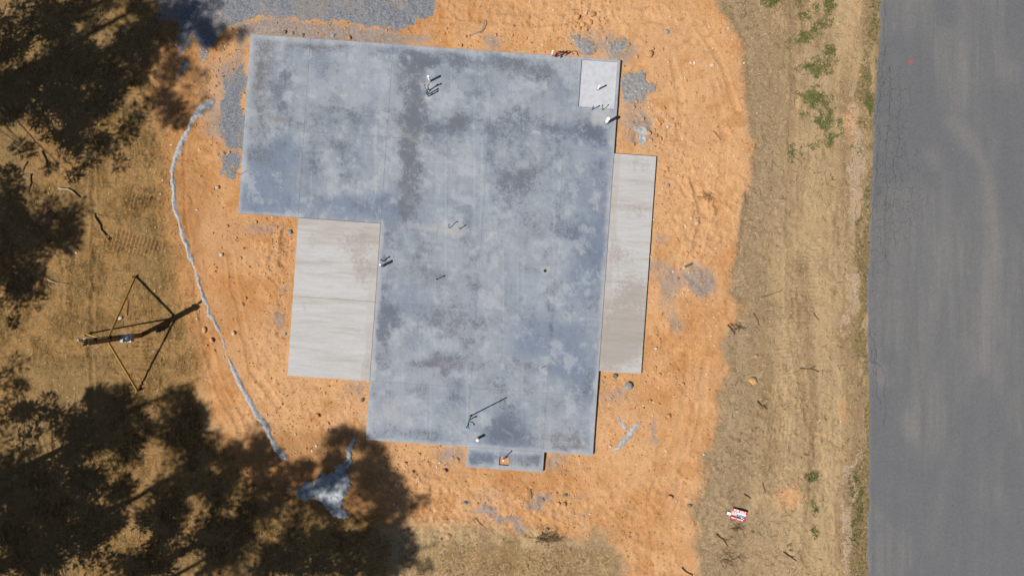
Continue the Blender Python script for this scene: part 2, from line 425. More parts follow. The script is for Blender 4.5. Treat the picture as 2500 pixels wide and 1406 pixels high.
# ------------------------------------------------------------------ materials of the ground
def ground_material():
    n = NT('ground_soil')
    o, g, d, a_th = n.attr('zone_a')
    br, pk, gr, ol = n.attr('zone_b')
    big, mid, spk, clod = n.attr('zone_c')
    lane = n.attr('zone_d')[0]
    fine = n.noise(9, 4, .7); grain = n.noise(38, 2, .7)
    fib = n.noise(8, 4, .75, 1.0, n.mapping((1, .4, 1), (0, 0, .6)))
    fib2 = n.noise(11, 4, .78, 1.4, n.mapping((.45, 1, 1), (0, 0, -.4)))
    def edge(m, nz, k, lo=.40, hi=.60):
        return n.ramp(n.math('ADD', m, n.math('MULTIPLY', n.math('SUBTRACT', nz, .5), k)), lo, hi)
    # dry grass over tan soil
    tan = n.mix(n.ramp(fib, .32, .68), (.165, .107, .051), (.410, .290, .162))
    tan = n.mix(n.ramp(mid, .40, .66, 0, .7), tan, (.338, .234, .128))
    tan = n.mix(n.ramp(big, .40, .62, 0, .6), tan, (.298, .212, .122))
    tan = n.mix(n.ramp(lane, .44, .60, 0, .65), tan, (.395, .280, .156))
    tan = n.mix(n.ramp(lane, .44, .34, 0, .6), tan, (.215, .146, .080))
    tan = n.mix(n.ramp(fib2, .56, .72, 0, .75), tan, (.100, .064, .030))
    that = n.mix(n.ramp(fib2, .32, .68), (.180, .125, .070), (.350, .256, .160))
    that = n.mix(n.ramp(spk, .60, .85, 0, .55), that, (.150, .105, .060))
    base = n.mix(n.math('MULTIPLY', edge(a_th, fine, 1.0, .2, .9), .8), tan, that)
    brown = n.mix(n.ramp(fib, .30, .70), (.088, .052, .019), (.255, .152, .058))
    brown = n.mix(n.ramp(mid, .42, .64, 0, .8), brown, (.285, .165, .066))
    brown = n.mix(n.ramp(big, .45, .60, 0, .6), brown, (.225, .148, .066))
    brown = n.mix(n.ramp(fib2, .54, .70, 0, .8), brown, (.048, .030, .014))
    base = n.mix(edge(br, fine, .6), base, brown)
    pink = n.mix(n.ramp(grain, .35, .65), (.24, .165, .105), (.45, .335, .235))
    base = n.mix(edge(pk, fine, .9), base, pink)
    oliv = n.mix(n.ramp(fine, .35, .65), (.125, .088, .042), (.245, .178, .090))
    base = n.mix(edge(ol, fine, .9), base, oliv)
    # clay
    clay = n.mix(n.ramp(mid, .3, .7), (.395, .192, .074), (.480, .258, .112))
    clay = n.mix(n.ramp(big, .40, .62), clay, (.505, .288, .142))
    clay = n.mix(n.ramp(clod, .50, .40, 0, .5), clay, (.430, .245, .125))
    clay = n.mix(n.ramp(spk, .60, .82, 0, .6), clay, (.320, .145, .052))
    clay = n.mix(n.ramp(clod, .54, .72, 0, .55), clay, (.360, .165, .060))
    clay = n.mix(n.ramp(grain, .58, .78, 0, .7), clay, (.56, .38, .235))
    clay = n.mix(n.ramp(fine, .30, .44, .6, 0), clay, (.330, .150, .052))
    clay = n.mix(n.math('MULTIPLY', n.ramp(br, .0, .9), .65), clay, n.mix(n.ramp(mid, .35, .65), (.270, .125, .042), (.345, .175, .066)))
    col = n.mix(edge(o, fine, 1.3, .18, .82), base, clay)
    dcol = n.mix(n.ramp(fine, .3, .7), (.165, .155, .150), (.33, .305, .285))
    dcol = n.mix(n.ramp(grain, .35, .65, 0, .5), dcol, (.13, .125, .13))
    col = n.mix(n.math('MULTIPLY', edge(d, fine, 1.3, .25, .85), .8), col, dcol)
    cell = n.vor(24, 'F1', 'Color')
    sepc = n.t.nodes.new('ShaderNodeSeparateColor'); n.t.links.new(cell, sepc.inputs[0])
    gcol = n.mix(n.ramp(sepc.outputs[0], 0, 1, 0, 1, False), (.125, .132, .150), (.225, .232, .252))
    gcol = n.mix(n.ramp(mid, .50, .66, 0, .6), gcol, (.235, .205, .175))
    col = n.mix(edge(g, fine, 1.5), col, gcol)
    gcolr = n.mix(n.ramp(grain, .35, .65), (.040, .055, .014), (.120, .125, .040))
    col = n.mix(n.math('MULTIPLY', edge(gr, fine, 1.9, .45, .70), .8), col, gcolr)
    n.color(n.scale_col(col, n.ramp(grain, .25, .75, .78, 1.22)))
    n.b.inputs['Roughness'].default_value = .95
    n.b.inputs['Specular IOR Level'].default_value = .05
    h = n.math('ADD', n.math('MULTIPLY', fine, .8), n.math('MULTIPLY', grain, .5))
    n.bump(h, .9, .035)
    return n.m
M_GROUND = ground_material()

def axis(lo, hi, step, far):
    mid = np.arange(lo, hi + step / 2, step)
    out = []; s = step; p = hi
    while p < far:
        s *= 1.35; p += s; out.append(p)
    left = []; s = step; p = lo
    while p > -far:
        s *= 1.35; p -= s; left.append(p)
    return np.array(left[::-1] + list(mid) + out)

def build_ground():
    xs = axis(-21.6, 15.2, .05, 500.0); ys = axis(-12.3, 12.3, .05, 500.0)
    X, Y = np.meshgrid(xs, ys)
    nx, ny = len(xs), len(ys)
    X = X.ravel(); Y = Y.ravel()
    Z = ground_z(X, Y)
    xp, yp = to_px(X, Y)
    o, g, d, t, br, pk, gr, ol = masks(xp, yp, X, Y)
    idx = np.arange(nx * ny).reshape(ny, nx)
    f = np.stack([idx[:-1, :-1].ravel(), idx[:-1, 1:].ravel(), idx[1:, 1:].ravel(), idx[1:, :-1].ravel()], 1)
    me = np_mesh('ground', np.stack([X, Y, Z], 1), f, True)
    set_attr(me, 'zone_a', np.stack([o, g, d, t], 1))
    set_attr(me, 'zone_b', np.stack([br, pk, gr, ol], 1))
    set_attr(me, 'zone_c', np.stack([fbm(X, Y, .22, 5, 401, .6), fbm(X, Y, 1.3, 6, 411, .62), fbm(X, Y, 4.5, 4, 421, .7), fbm(X, Y, .8, 6, 431, .7)], 1))
    lane = fbm(X + .25 * np.sin(Y * .35), Y * .06, 1.1, 5, 441, .62) + .35 * (fbm(X, Y, 1.2, 4, 443) - .5)
    set_attr(me, 'zone_d', np.stack([lane, lane, lane, lane], 1))
    return tag(link('ground', me, M_GROUND), kind='structure')
build_ground()

# ------------------------------------------------------------------ road
def road_material():
    n = NT('worn_asphalt')
    pale, crk, tone, spot = n.attr('wear_vignette')
    big = n.noise(.5, 4, .6); mid = n.noise(3, 5, .6); grain = n.noise(70, 3, .7); agg = n.noise(13, 4, .9)
    strk = n.noise(2.2, 6, .75, .3, n.mapping((1, .07, 1)))
    col = n.mix(n.ramp(strk, .3, .7), (.112, .112, .114), (.150, .147, .144))
    col = n.mix(n.ramp(big, .35, .65, 0, .6), col, (.116, .117, .122))
    col = n.mix(n.ramp(tone, 0, 1, 0, .75), col, (.106, .108, .116))
    dustc = n.mix(mid, (.25, .215, .17), (.21, .205, .20))
    pf = n.ramp(n.math('ADD', pale, n.math('MULTIPLY', n.math('SUBTRACT', n.noise(9, 6, .85), .5), n.math('ADD', n.math('MULTIPLY', pale, 1.3), .12))), .05, 1.3, 0, .38)
    col = n.mix(pf, col, dustc)
    sp = n.vor(2.1, 'F1', 'Distance')
    col = n.mix(n.ramp(sp, .015, .035, .8, 0), col, (.36, .33, .27))
    sp2 = n.vor(1.1, 'F1', 'Distance', n.mapping((1, 1, 1), (0, 0, .8)))
    col = n.mix(n.ramp(sp2, .012, .025, .7, 0), col, (.03, .03, .03))
    wob = n.mapping((1, .8, 1))
    dist = n.t.nodes.new('ShaderNodeVectorMath'); dist.operation = 'ADD'
    nz = n.t.nodes.new('ShaderNodeTexNoise'); nz.inputs['Scale'].default_value = 3.0; nz.inputs['Detail'].default_value = 4
    n.t.links.new(n.co, nz.inputs['Vector'])
    scl = n.t.nodes.new('ShaderNodeVectorMath'); scl.operation = 'SCALE'; scl.inputs['Scale'].default_value = .35
    n.t.links.new(nz.outputs['Color'], scl.inputs[0]); n.t.links.new(wob, dist.inputs[0]); n.t.links.new(scl.outputs[0], dist.inputs[1])
    c1 = n.vor(2.4, 'DISTANCE_TO_EDGE', 'Distance', dist.outputs[0])
    c2 = n.vor(5.5, 'DISTANCE_TO_EDGE', 'Distance', dist.outputs[0])
    k1 = n.math('MULTIPLY', n.ramp(c1, .0, .026, 1, 0), n.ramp(crk, .25, .85, 0, .55))
    k2 = n.math('MULTIPLY', n.ramp(c2, .0, .045, 1, 0), n.ramp(crk, .5, 1, 0, .40))
    col = n.mix(n.math('MAXIMUM', k1, k2), col, (.035, .034, .034))
    col = n.mix(spot, col, (.42, .06, .045))
    n.color(n.scale_col(col, n.ramp(n.math('ADD', n.math('MULTIPLY', grain, .5), n.math('MULTIPLY', agg, .7)), .42, .78, .84, 1.16)))
    n.b.inputs['Roughness'].default_value = .85
    n.bump(grain, .5, .008)
    return n.m
M_ROAD = road_material()

def build_road():
    ysd = np.arange(-13, 13.01, .06)
    far = np.array([13.5, 14.5, 17, 22, 32, 60, 120, 300, 500.])
    ys = np.concatenate([-far[::-1], ysd, far])
    t = np.concatenate([np.array([0, .01, .03, .06]), np.linspace(.12, 7.6, 110), np.array([7.63])])
    yp = 703 - ys * PPM
    ex = (road_edge_x(yp) - 1250) / PPM + (fbm(ys * 1.0, ys * 0 + 3, 1.6, 4, 5) - .5) * .18
    far_edge = 22.9
    X = ex[:, None] + t[None, :] / 7.63 * (far_edge - ex[:, None]); Y = np.repeat(ys[:, None], len(t), 1)
    crown = .035 + .0 * X
    Z = crown + (fbm(X, Y, .4, 3, 7) - .5) * .012
    Z[:, 0] = -.11; Z[:, 1] = .012; Z[:, 2] = .024; Z[:, -1] = -.11
    xp, ypg = to_px(X, Y)
    pale = np.zeros_like(X)
    for pts, a in [([(2330, 300, 16), (2372, 360, 13), (2402, 410, 10), (2420, 500, 14), (2425, 600, 14), (2410, 720, 12), (2395, 900, 12)], .8), ([(2345, -20, 7), (2343, 80, 7), (2350, 130, 6), (2332, 300, 10)], .55),
                   ([(2312, 420, 6), (2315, 520, 9), (2300, 640, 9), (2260, 800, 12), (2235, 960, 10), (2220, 1100, 10)], .5), ([(2215, 1020, 12), (2218, 1060, 14)], .8), ([(2140, 900, 16), (2150, 930, 14)], .8),
                   ([(2335, 1080, 8), (2300, 1200, 10), (2270, 1330, 9)], .5), ([(2280, 380, 16), (2290, 400, 10)], .7), ([(2170, 150, 20), (2190, 230, 26)], .35), ([(2150, 300, 12), (2145, 360, 12)], .45), ([(2410, 900, 12), (2390, 1100, 14), (2380, 1400, 14)], .3),
                   ([(2180, 460, 16), (2200, 490, 14)], .5), ([(2475, 960, 10), (2465, 1010, 10)], .5), ([(2180, 1000, 30), (2160, 1100, 30)], .25)]:
        pale = np.maximum(pale, a * sstep(-34, 14, line_d(xp + (fbm(X, Y, .8, 3, 9) - .5) * 20, ypg, pts)))
    re = xp - road_edge_x(ypg)
    crk = sstep(200, 20, re) * sstep(760, 560, ypg) * sstep(60, 260, ypg) * .95 + .5 * sstep(45, 10, re) + blobs(xp, ypg, [(2200, 470, 70, 60, .5), (2135, 860, 25, 45, .8)])
    crk = np.clip(crk * (.6 + .8 * fbm(X, Y, .7, 3, 19)), 0, 1)
    tone = np.clip(sstep(.45, .62, fbm(X, Y * .5, .35, 3, 23)) + sstep(2440, 2520, xp) * .6, 0, 1)  # random tone, plus lens vignette painted into the right side
    spot = sstep(6, 2, np.hypot(xp - 2223, ypg - 151))
    ny, nx = X.shape
    idx = np.arange(nx * ny).reshape(ny, nx)
    f = np.stack([idx[:-1, :-1].ravel(), idx[:-1, 1:].ravel(), idx[1:, 1:].ravel(), idx[1:, :-1].ravel()], 1)
    me = np_mesh('road', np.stack([X.ravel(), Y.ravel(), Z.ravel()], 1), f, True)
    set_attr(me, 'wear_vignette', np.stack([pale.ravel(), crk.ravel(), tone.ravel(), spot.ravel()], 1))
    return tag(link('road', me, M_ROAD), kind='structure')
road = build_road()

M_CRACK = simple('crack_filler', (.030, .029, .028), .95, .3, 20, .1)
def build_cracks():
    lines = [[(2160, 0), (2156, 60), (2160, 120), (2150, 190), (2154, 215), (2172, 160), (2172, 230), (2168, 300), (2160, 380), (2164, 460), (2158, 560), (2160, 640)],
             [(2146, 150), (2142, 190), (2150, 230), (2140, 262), (2136, 300), (2148, 330), (2138, 420), (2132, 490), (2126, 540)],
             [(2194, 160), (2192, 200), (2200, 240), (2190, 290), (2194, 350), (2178, 400), (2186, 450), (2176, 520), (2184, 600)],
             [(2119, 812), (2130, 826), (2138, 858), (2134, 886), (2150, 896), (2162, 920), (2156, 950), (2160, 1000), (2156, 1040)],
             [(2122, 848), (2128, 868), (2124, 880), (2138, 890)], [(2137, 890), (2140, 960), (2150, 1000)],]
    for i, ln in enumerate(lines):
        ln = np.array(ln, float)
        pts = []
        for a, b in zip(ln[:-1], ln[1:]):
            k = max(2, int(np.hypot(*(b - a)) / 7))
            for s in range(k):
                pts.append(a + (b - a) * s / k + rng.normal(0, 1.5, 2))
        pts.append(ln[-1])
        P = np.array([px(p[0], p[1])[:2] for p in pts])
        T = np.gradient(P, axis=0); T /= np.linalg.norm(T, axis=1)[:, None] + 1e-9
        N = np.stack([-T[:, 1], T[:, 0]], 1)
        w = (.002 + .005 * rng.random(len(P)))[:, None]
        w[0] = w[-1] = .002
        V = np.concatenate([np.c_[P + N * w, np.full(len(P), .0475)], np.c_[P - N * w, np.full(len(P), .0475)]])
        n_ = len(P)
        F = np.array([[k, k + 1, n_ + k + 1, n_ + k] for k in range(n_ - 1)])[:, ::-1]
        link('crack', np_mesh('crack', V, F), M_CRACK, road)
build_cracks()

# ------------------------------------------------------------------ the slab
def slab_material():
    n = NT('trowelled_concrete')
    st, bl, pale, tn = n.attr('stain')
    tone, cloud, n_a, n_b = n.attr('stain2')
    fine = n.noise(6, 6, .78, .5); speck = n.noise(17, 5, .85); grain = n.noise(45, 2, .7)
    strk = n.noise(3.2, 5, .72, .2, n.mapping((1.3, .22, 1), (0, 0, SLAB_TH)))
    strk2 = n.noise(2.6, 5, .75, .3, n.mapping((.3, 1.4, 1), (0, 0, SLAB_TH - .25)))
    col = n.mix(n.ramp(tone, .3, .7), (.158, .182, .222), (.214, .238, .276))
    col = n.mix(n.ramp(cloud, .38, .62, 0, .5), col, (.236, .252, .270))
    col = n.mix(n.ramp(strk, .42, .64, 0, .45), col, (.266, .290, .327))
    col = n.mix(n.ramp(strk2, .50, .66, 0, .4), col, (.270, .292, .325))
    col = n.mix(n.ramp(fine, .42, .66, 0, .45), col, (.284, .308, .342))
    lin = n.noise(1.7, 4, .7, 0, n.mapping((4.5, .05, 1), (0, 0, SLAB_TH)))
    col = n.mix(n.ramp(lin, .56, .66, 0, .32), col, (.320, .338, .355))
    lin2 = n.noise(1.5, 4, .7, 0, n.mapping((.06, 4.0, 1), (0, 0, SLAB_TH)))
    col = n.mix(n.ramp(lin2, .58, .68, 0, .22), col, (.310, .325, .340))
    blue = n.mix(n.ramp(fine, .3, .7), (.098, .128, .185), (.165, .200, .265))
    col = n.mix(n.ramp(n.math('ADD', bl, n.math('MULTIPLY', n.math('SUBTRACT', fine, .5), 1.2)), .15, 1.0, 0, .85), col, blue)
    sv = n.math('ADD', n.math('MULTIPLY', st, .85), n.math('MULTIPLY', n.math('SUBTRACT', n_a, .5), .8))
    sv = n.math('ADD', sv, n.math('MULTIPLY', n.math('SUBTRACT', fine, .5), 1.5))
    sv = n.math('ADD', sv, n.math('MULTIPLY', n.math('SUBTRACT', strk, .5), .5))
    dark = n.mix(n.ramp(tn, 0, 1, 0, 1), (.098, .114, .146), (.128, .122, .120))
    col = n.mix(n.ramp(sv, .08, .90, 0, .66, False), col, dark)
    sv2 = n.math('ADD', sv, n.math('MULTIPLY', n.math('SUBTRACT', speck, .5), 2.4))
    col = n.mix(n.ramp(sv2, .38, .64, 0, .60), col, n.mix(tn, (.082, .095, .122), (.098, .092, .090)))
    lt = n.math('SUBTRACT', n.math('ADD', n_b, n.math('MULTIPLY', n.math('SUBTRACT', speck, .5), .9)), n.math('MULTIPLY', st, .2))
    col = n.mix(n.ramp(lt, .49, .66, 0, .5), col, (.322, .344, .366))
    col = n.mix(n.ramp(n.math('ADD', pale, n.math('MULTIPLY', n.math('SUBTRACT', fine, .5), n.math('ADD', .12, n.math('MULTIPLY', pale, 1.2)))), .10, 1.0, 0, .85), col, (.385, .365, .345))
    n.color(n.scale_col(col, n.ramp(grain, .3, .7, .92, 1.08)))
    n.b.inputs['Roughness'].default_value = .6
    n.b.inputs['Specular IOR Level'].default_value = .15
    n.bump(n.math('ADD', grain, fine), .12, .006)
    return n.m
def broom_material():
    n = NT('broomed_concrete')
    st, bl, pale, smooth = n.attr('stain')
    co = n.mapping((1, 1, 1), (0, 0, SLAB_TH))
    broom = n.noise(4.5, 6, .85, 0, n.mapping((.13, 1.6, 1), (0, 0, 0), co))
    broom2 = n.noise(24, 4, .85, 0, n.mapping((.16, 1.3, 1), (0, 0, 0), co))
    band_ = n.noise(1.1, 5, .75, 0, n.mapping((.16, 1.4, 1), (0, 0, 0), co))
    mid = n.noise(1.6, 5, .65); grain = n.noise(50, 3, .7)
    col = n.mix(n.ramp(mid, .3, .7), (.325, .315, .308), (.385, .382, .385))
    b = n.math('ADD', n.math('MULTIPLY', broom, .6), n.math('MULTIPLY', broom2, .4))
    br = n.mix(n.ramp(b, .30, .70), (.325, .311, .298), (.436, .431, .430))
    col = n.mix(n.ramp(smooth, .3, .8, .9, 0.05), col, br)
    col = n.mix(n.ramp(smooth, .3, .9, 0, .5), col, (.36, .325, .29))
    col = n.mix(n.ramp(band_, .49, .64, 0, .6), col, (.285, .256, .226))
    col = n.mix(n.ramp(band_, .46, .36, 0, .4), col, (.425, .424, .430))
    sv = n.math('ADD', st, n.math('MULTIPLY', n.math('SUBTRACT', n.noise(7, 6, .8), .5), 1.8))
    col = n.mix(n.ramp(sv, .25, .75, 0, .6), col, (.240, .205, .170))
    n.color(n.scale_col(col, n.ramp(grain, .3, .7, .94, 1.06)))
    n.b.inputs['Roughness'].default_value = .8
    n.bump(b, .25, .008)
    return n.m
M_SLAB = slab_material(); M_BROOM = broom_material()
M_PAD = simple('recessed_pad_concrete', (.405, .415, .440), .75, .07, 5, .15)
M_JOINT = simple('joint_bed_concrete', (.185, .185, .19), .9, .2, 20, .1)

STAIN = [(1015, 150, 40, 26, .75), (1010, 200, 22, 60, .62), (1008, 260, 26, 50, .62), (1012, 312, 30, 32, .6), (1002, 380, 22, 40, .8), (1003, 450, 24, 55, .85), (1000, 515, 26, 26, .6), (1075, 312, 60, 22, .6), (1125, 290, 22, 20, .6),
         (1060, 150, 30, 14, .5), (1125, 140, 26, 16, .45), (1180, 150, 40, 14, .4), (1235, 150, 36, 16, .5), (1290, 165, 50, 22, .5), (1320, 180, 30, 14, .35), (1165, 215, 20, 30, .25), (1225, 305, 46, 26, .5), (1300, 300, 40, 26, .45), (1350, 312, 26, 26, .42),
         (1425, 322, 38, 26, .75), (1465, 325, 24, 22, .75), (1245, 385, 30, 40, .4), (1240, 440, 46, 40, .55), (1285, 430, 36, 26, .4), (1230, 500, 36, 30, .4), (1330, 545, 60, 24, .35), (1410, 560, 50, 20, .4), (1480, 520, 16, 30, .5), (1478, 440, 14, 60, .4),
         (938, 575, 18, 40, .5), (945, 640, 18, 26, .4), (935, 700, 20, 30, .35), (1150, 590, 16, 50, .45), (1150, 700, 20, 36, .4), (1100, 680, 50, 26, .25), (1020, 600, 26, 30, .35), (1025, 670, 40, 20, .28), (930, 775, 18, 36, .7), (958, 770, 16, 26, .6), (935, 818, 16, 14, .65),
         (1080, 885, 52, 16, .68), (1040, 885, 20, 14, .55), (1120, 780, 50, 24, .35), (1075, 800, 36, 30, .25), (1140, 840, 16, 12, .35), (925, 880, 18, 26, .35), (1200, 890, 40, 20, .4), (1285, 890, 50, 18, .45), (1230, 945, 60, 20, .35), (1290, 935, 16, 30, .3), (1130, 930, 20, 18, .4), (1125, 980, 30, 20, .35),
         (1240, 1020, 28, 40, .62), (1262, 1070, 46, 20, .55), (1225, 1060, 26, 26, .5), (1395, 1078, 36, 24, .5), (1380, 1100, 40, 12, .35), (1430, 950, 16, 26, .5), (1180, 1118, 36, 16, .5), (1160, 1130, 24, 10, .4), (1290, 1128, 36, 18, .55), (1310, 1110, 16, 14, .5), (1345, 735, 10, 50, .5), (1330, 660, 10, 30, .2), (1345, 800, 8, 40, .35),
         (640, 150, 20, 50, .5), (630, 230, 16, 60, .55), (635, 185, 16, 18, .35), (715, 110, 60, 12, .5), (825, 112, 60, 12, .5), (920, 128, 40, 12, .4), (690, 250, 24, 46, .6), (672, 200, 20, 30, .3), (700, 180, 16, 12, .4), (660, 300, 22, 22, .5), (730, 305, 40, 12, .4), (800, 280, 40, 30, .28), (860, 290, 40, 16, .3), (905, 300, 30, 20, .25),
         (765, 385, 22, 26, .5), (820, 350, 40, 20, .3), (850, 380, 46, 36, .3), (680, 370, 46, 24, .35), (610, 380, 16, 30, .35), (800, 410, 40, 12, .35), (860, 440, 60, 12, .25), (870, 510, 40, 16, .35), (760, 480, 30, 30, .25), (900, 1060, 20, 16, .25), (960, 1060, 60, 14, .3), (1060, 1070, 50, 16, .3), (1010, 960, 40, 16, .2), (910, 960, 12, 26, .3), (1445, 640, 40, 60, .2)]
BLUE = [(650, 430, 60, 70, .75), (640, 495, 60, 36, .7), (700, 390, 50, 40, .4), (840, 505, 110, 30, .7), (860, 395, 40, 40, .55), (960, 515, 50, 30, .7), (690, 350, 50, 40, .45), (1030, 145, 40, 20, .6), (955, 120, 30, 16, .6), (1090, 315, 60, 24, .5), (1425, 325, 50, 30, .6), (1470, 430, 26, 90, .6), (1420, 480, 40, 60, .4), (1445, 640, 50, 80, .85), (1420, 700, 40, 40, .5),
        (1390, 560, 50, 30, .45), (1395, 850, 60, 70, .8), (1380, 900, 50, 30, .6), (1290, 830, 36, 40, .7), (1440, 960, 30, 40, .6), (1400, 960, 40, 30, .3), (960, 770, 60, 50, .3), (1000, 740, 60, 30, .3), (1130, 720, 30, 40, .2), (940, 580, 30, 60, .4), (1110, 980, 30, 24, .45), (1240, 1020, 40, 50, .5), (1240, 1075, 60, 26, .5), (1180, 1115, 60, 24, .6), (1300, 1115, 30, 20, .3),
        (930, 1055, 50, 26, .4), (1060, 1070, 60, 16, .35), (1270, 740, 14, 16, .5), (1430, 1060, 20, 50, .4), (1330, 480, 50, 60, .2), (790, 300, 40, 20, .3), (1240, 330, 120, 30, .35), (1330, 800, 60, 60, .25)]
TANS = [(1010, 230, 50, 120, .3), (1003, 450, 40, 100, .4), (630, 200, 40, 120, .9), (720, 110, 200, 24, .8), (1395, 1078, 60, 50, 1.), (1290, 1128, 60, 30, .6), (1300, 165, 90, 30, .4), (1285, 890, 60, 20, .5), (1080, 885, 70, 20, .6), (1025, 670, 60, 40, .5), (1130, 790, 70, 40, .5), (1285, 430, 40, 20, .5), (1110, 300, 26, 20, .6)]
PALE = [([(752, 232, 3), (790, 250, 3), (850, 265, 3), (950, 295, 4), (985, 325, 7), (1040, 365, 4), (1100, 395, 4), (1155, 432, 3)], .42), ([(732, 385, 1), (731, 430, 4), (728, 470, 2), (726, 495, 1)], .42), ([(1085, 555, 16), (1120, 562, 16), (1140, 566, 8)], .55), ([(1005, 552, 8), (1060, 556, 10)], .45), ([(1044, 205, 5), (1044, 240, 7)], .8),
        ([(1470, 275, 20), (1450, 290, 14), (1490, 285, 8)], .55), ([(1480, 310, 8), (1470, 300, 8)], .5), ([(1188, 588, 2), (1212, 567, 2)], .9), ([(1330, 662, 11), (1338, 655, 8)], .6), ([(1336, 723, 1), (1348, 730, 3)], .8), ([(1160, 1068, 8), (1168, 1062, 7)], .5), ([(940, 650, 8), (936, 660, 6)], .45), ([(1322, 900, 6), (1330, 912, 6)], .5), ([(836, 232, 1.5), (841, 242, 2)], .8), ([(843, 230, 1.5), (841, 242, 2)], .7),
        ([(1298, 327, 2), (1318, 324, 2)], .9), ([(1170, 570, 1.5), (1250, 495, 1.5), (1340, 400, 1.5)], .22), ([(1230, 580, 1.5), (1330, 480, 1.5), (1420, 400, 1.5)], .22), ([(1455, 495, 4), (1450, 485, 4), (1440, 492, 4)], .55), ([(1459, 470, 2), (1462, 520, 2)], .5), ([(1330, 870, 2), (1332, 905, 2)], .4), ([(1245, 1060, 2), (1230, 1048, 2)], .6), ([(1250, 1075, 2), (1252, 1062, 2)], .5), ([(1418, 1070, 5), (1425, 1085, 5)], .5),
        ([(1150, 1000, 12), (1150, 985, 10)], .35), ([(950, 990, 16), (970, 1020, 14), (985, 1022, 6)], .38), ([(660, 285, 20), (690, 295, 14)], .35), ([(980, 330, 6), (960, 325, 6)], .4), ([(1330, 1040, 26), (1310, 1050, 20)], .28), ([(1120, 610, 40), (1110, 640, 30)], .18), ([(920, 700, 3), (915, 730, 3)], .3), ([(1225, 560, 60), (1240, 650, 60), (1300, 600, 50)], .14), ([(1200, 760, 40), (1210, 830, 36)], .18)]

def slab_attr(X, Y, z):
    xp, yp = to_px(X, Y, z)
    wx = xp + (fbm(X, Y, 1.5, 5, 103, .7) - .5) * 50; wy = yp + (fbm(X, Y, 1.5, 5, 107, .7) - .5) * 50
    st = .19 + blobs(wx, wy, STAIN) * .80 + (fbm(X, Y, .7, 5, 109, .6) - .5) * .6
    bl = .12 + blobs(wx, wy, BLUE) + (fbm(X, Y, .5, 3, 113) - .5) * .5
    tn = np.clip(blobs(wx, wy, TANS), 0, 1)
    pale = np.zeros_like(X)
    for pts, a in PALE:
        pale = np.maximum(pale, a * sstep(-9, 7, line_d(xp + (wx - xp) * .35, yp + (wy - yp) * .35, pts)))
    u, v = px_uv(xp, yp)
    # weathered lighter rim along the outer edges
    e = np.full(X.shape, 1e9)
    for (u0, u1, v0, v1, side) in [(0, 905, 0, 0, 'h'), (0, 0, 0, 438, 'v'), (0, 147, 438, 438, 'h'), (905, 905, 0, 967, 'v'), (349, 349, 438, 967, 'v'), (349, 905, 967, 967, 'h'), (598, 786, 1016, 1016, 'h'), (786, 786, 967, 1016, 'v'), (598, 598, 967, 1016, 'v')]:
        cu = np.clip(u, min(u0, u1), max(u0, u1)); cv = np.clip(v, min(v0, v1), max(v0, v1))
        e = np.minimum(e, np.hypot(u - cu, v - cv))
    jit = (fbm(X, Y, 1.5, 3, 119) - .5) * 14
    rim = sstep(15, 3, e + jit)
    st = st - rim * .45; bl = bl - rim * .3; pale = np.maximum(pale, rim * .38)
    return np.stack([np.clip(st, 0, 1.2), np.clip(bl, 0, 1), np.clip(pale, 0, 1), tn], 1)

def broom_attr(X, Y, z, rect, band):
    xp, yp = to_px(X, Y, z)
    u, v = px_uv(xp, yp)
    st = (fbm(X, Y, .6, 4, 129) - .5) * .9 + blobs(xp, yp, [(760, 585, 22, 36, .5), (890, 580, 40, 22, .5), (880, 665, 26, 46, .55), (740, 820, 16, 60, .3), (800, 905, 60, 14, .35), (900, 900, 16, 30, .4), (1555, 400, 40, 26, .45), (1520, 700, 60, 40, .65), (1520, 860, 60, 44, .95), (1530, 790, 60, 34, .75), (1530, 620, 50, 24, .5), (1560, 520, 40, 20, .35), (1500, 600, 18, 26, .35), (1560, 720, 20, 20, .35)])
    sm = band(u, v, (fbm(X, Y, 1.2, 3, 131) - .5) * 14)
    return np.stack([np.clip(st, 0, 1), st * 0, st * 0, np.clip(sm, 0, 1)], 1)

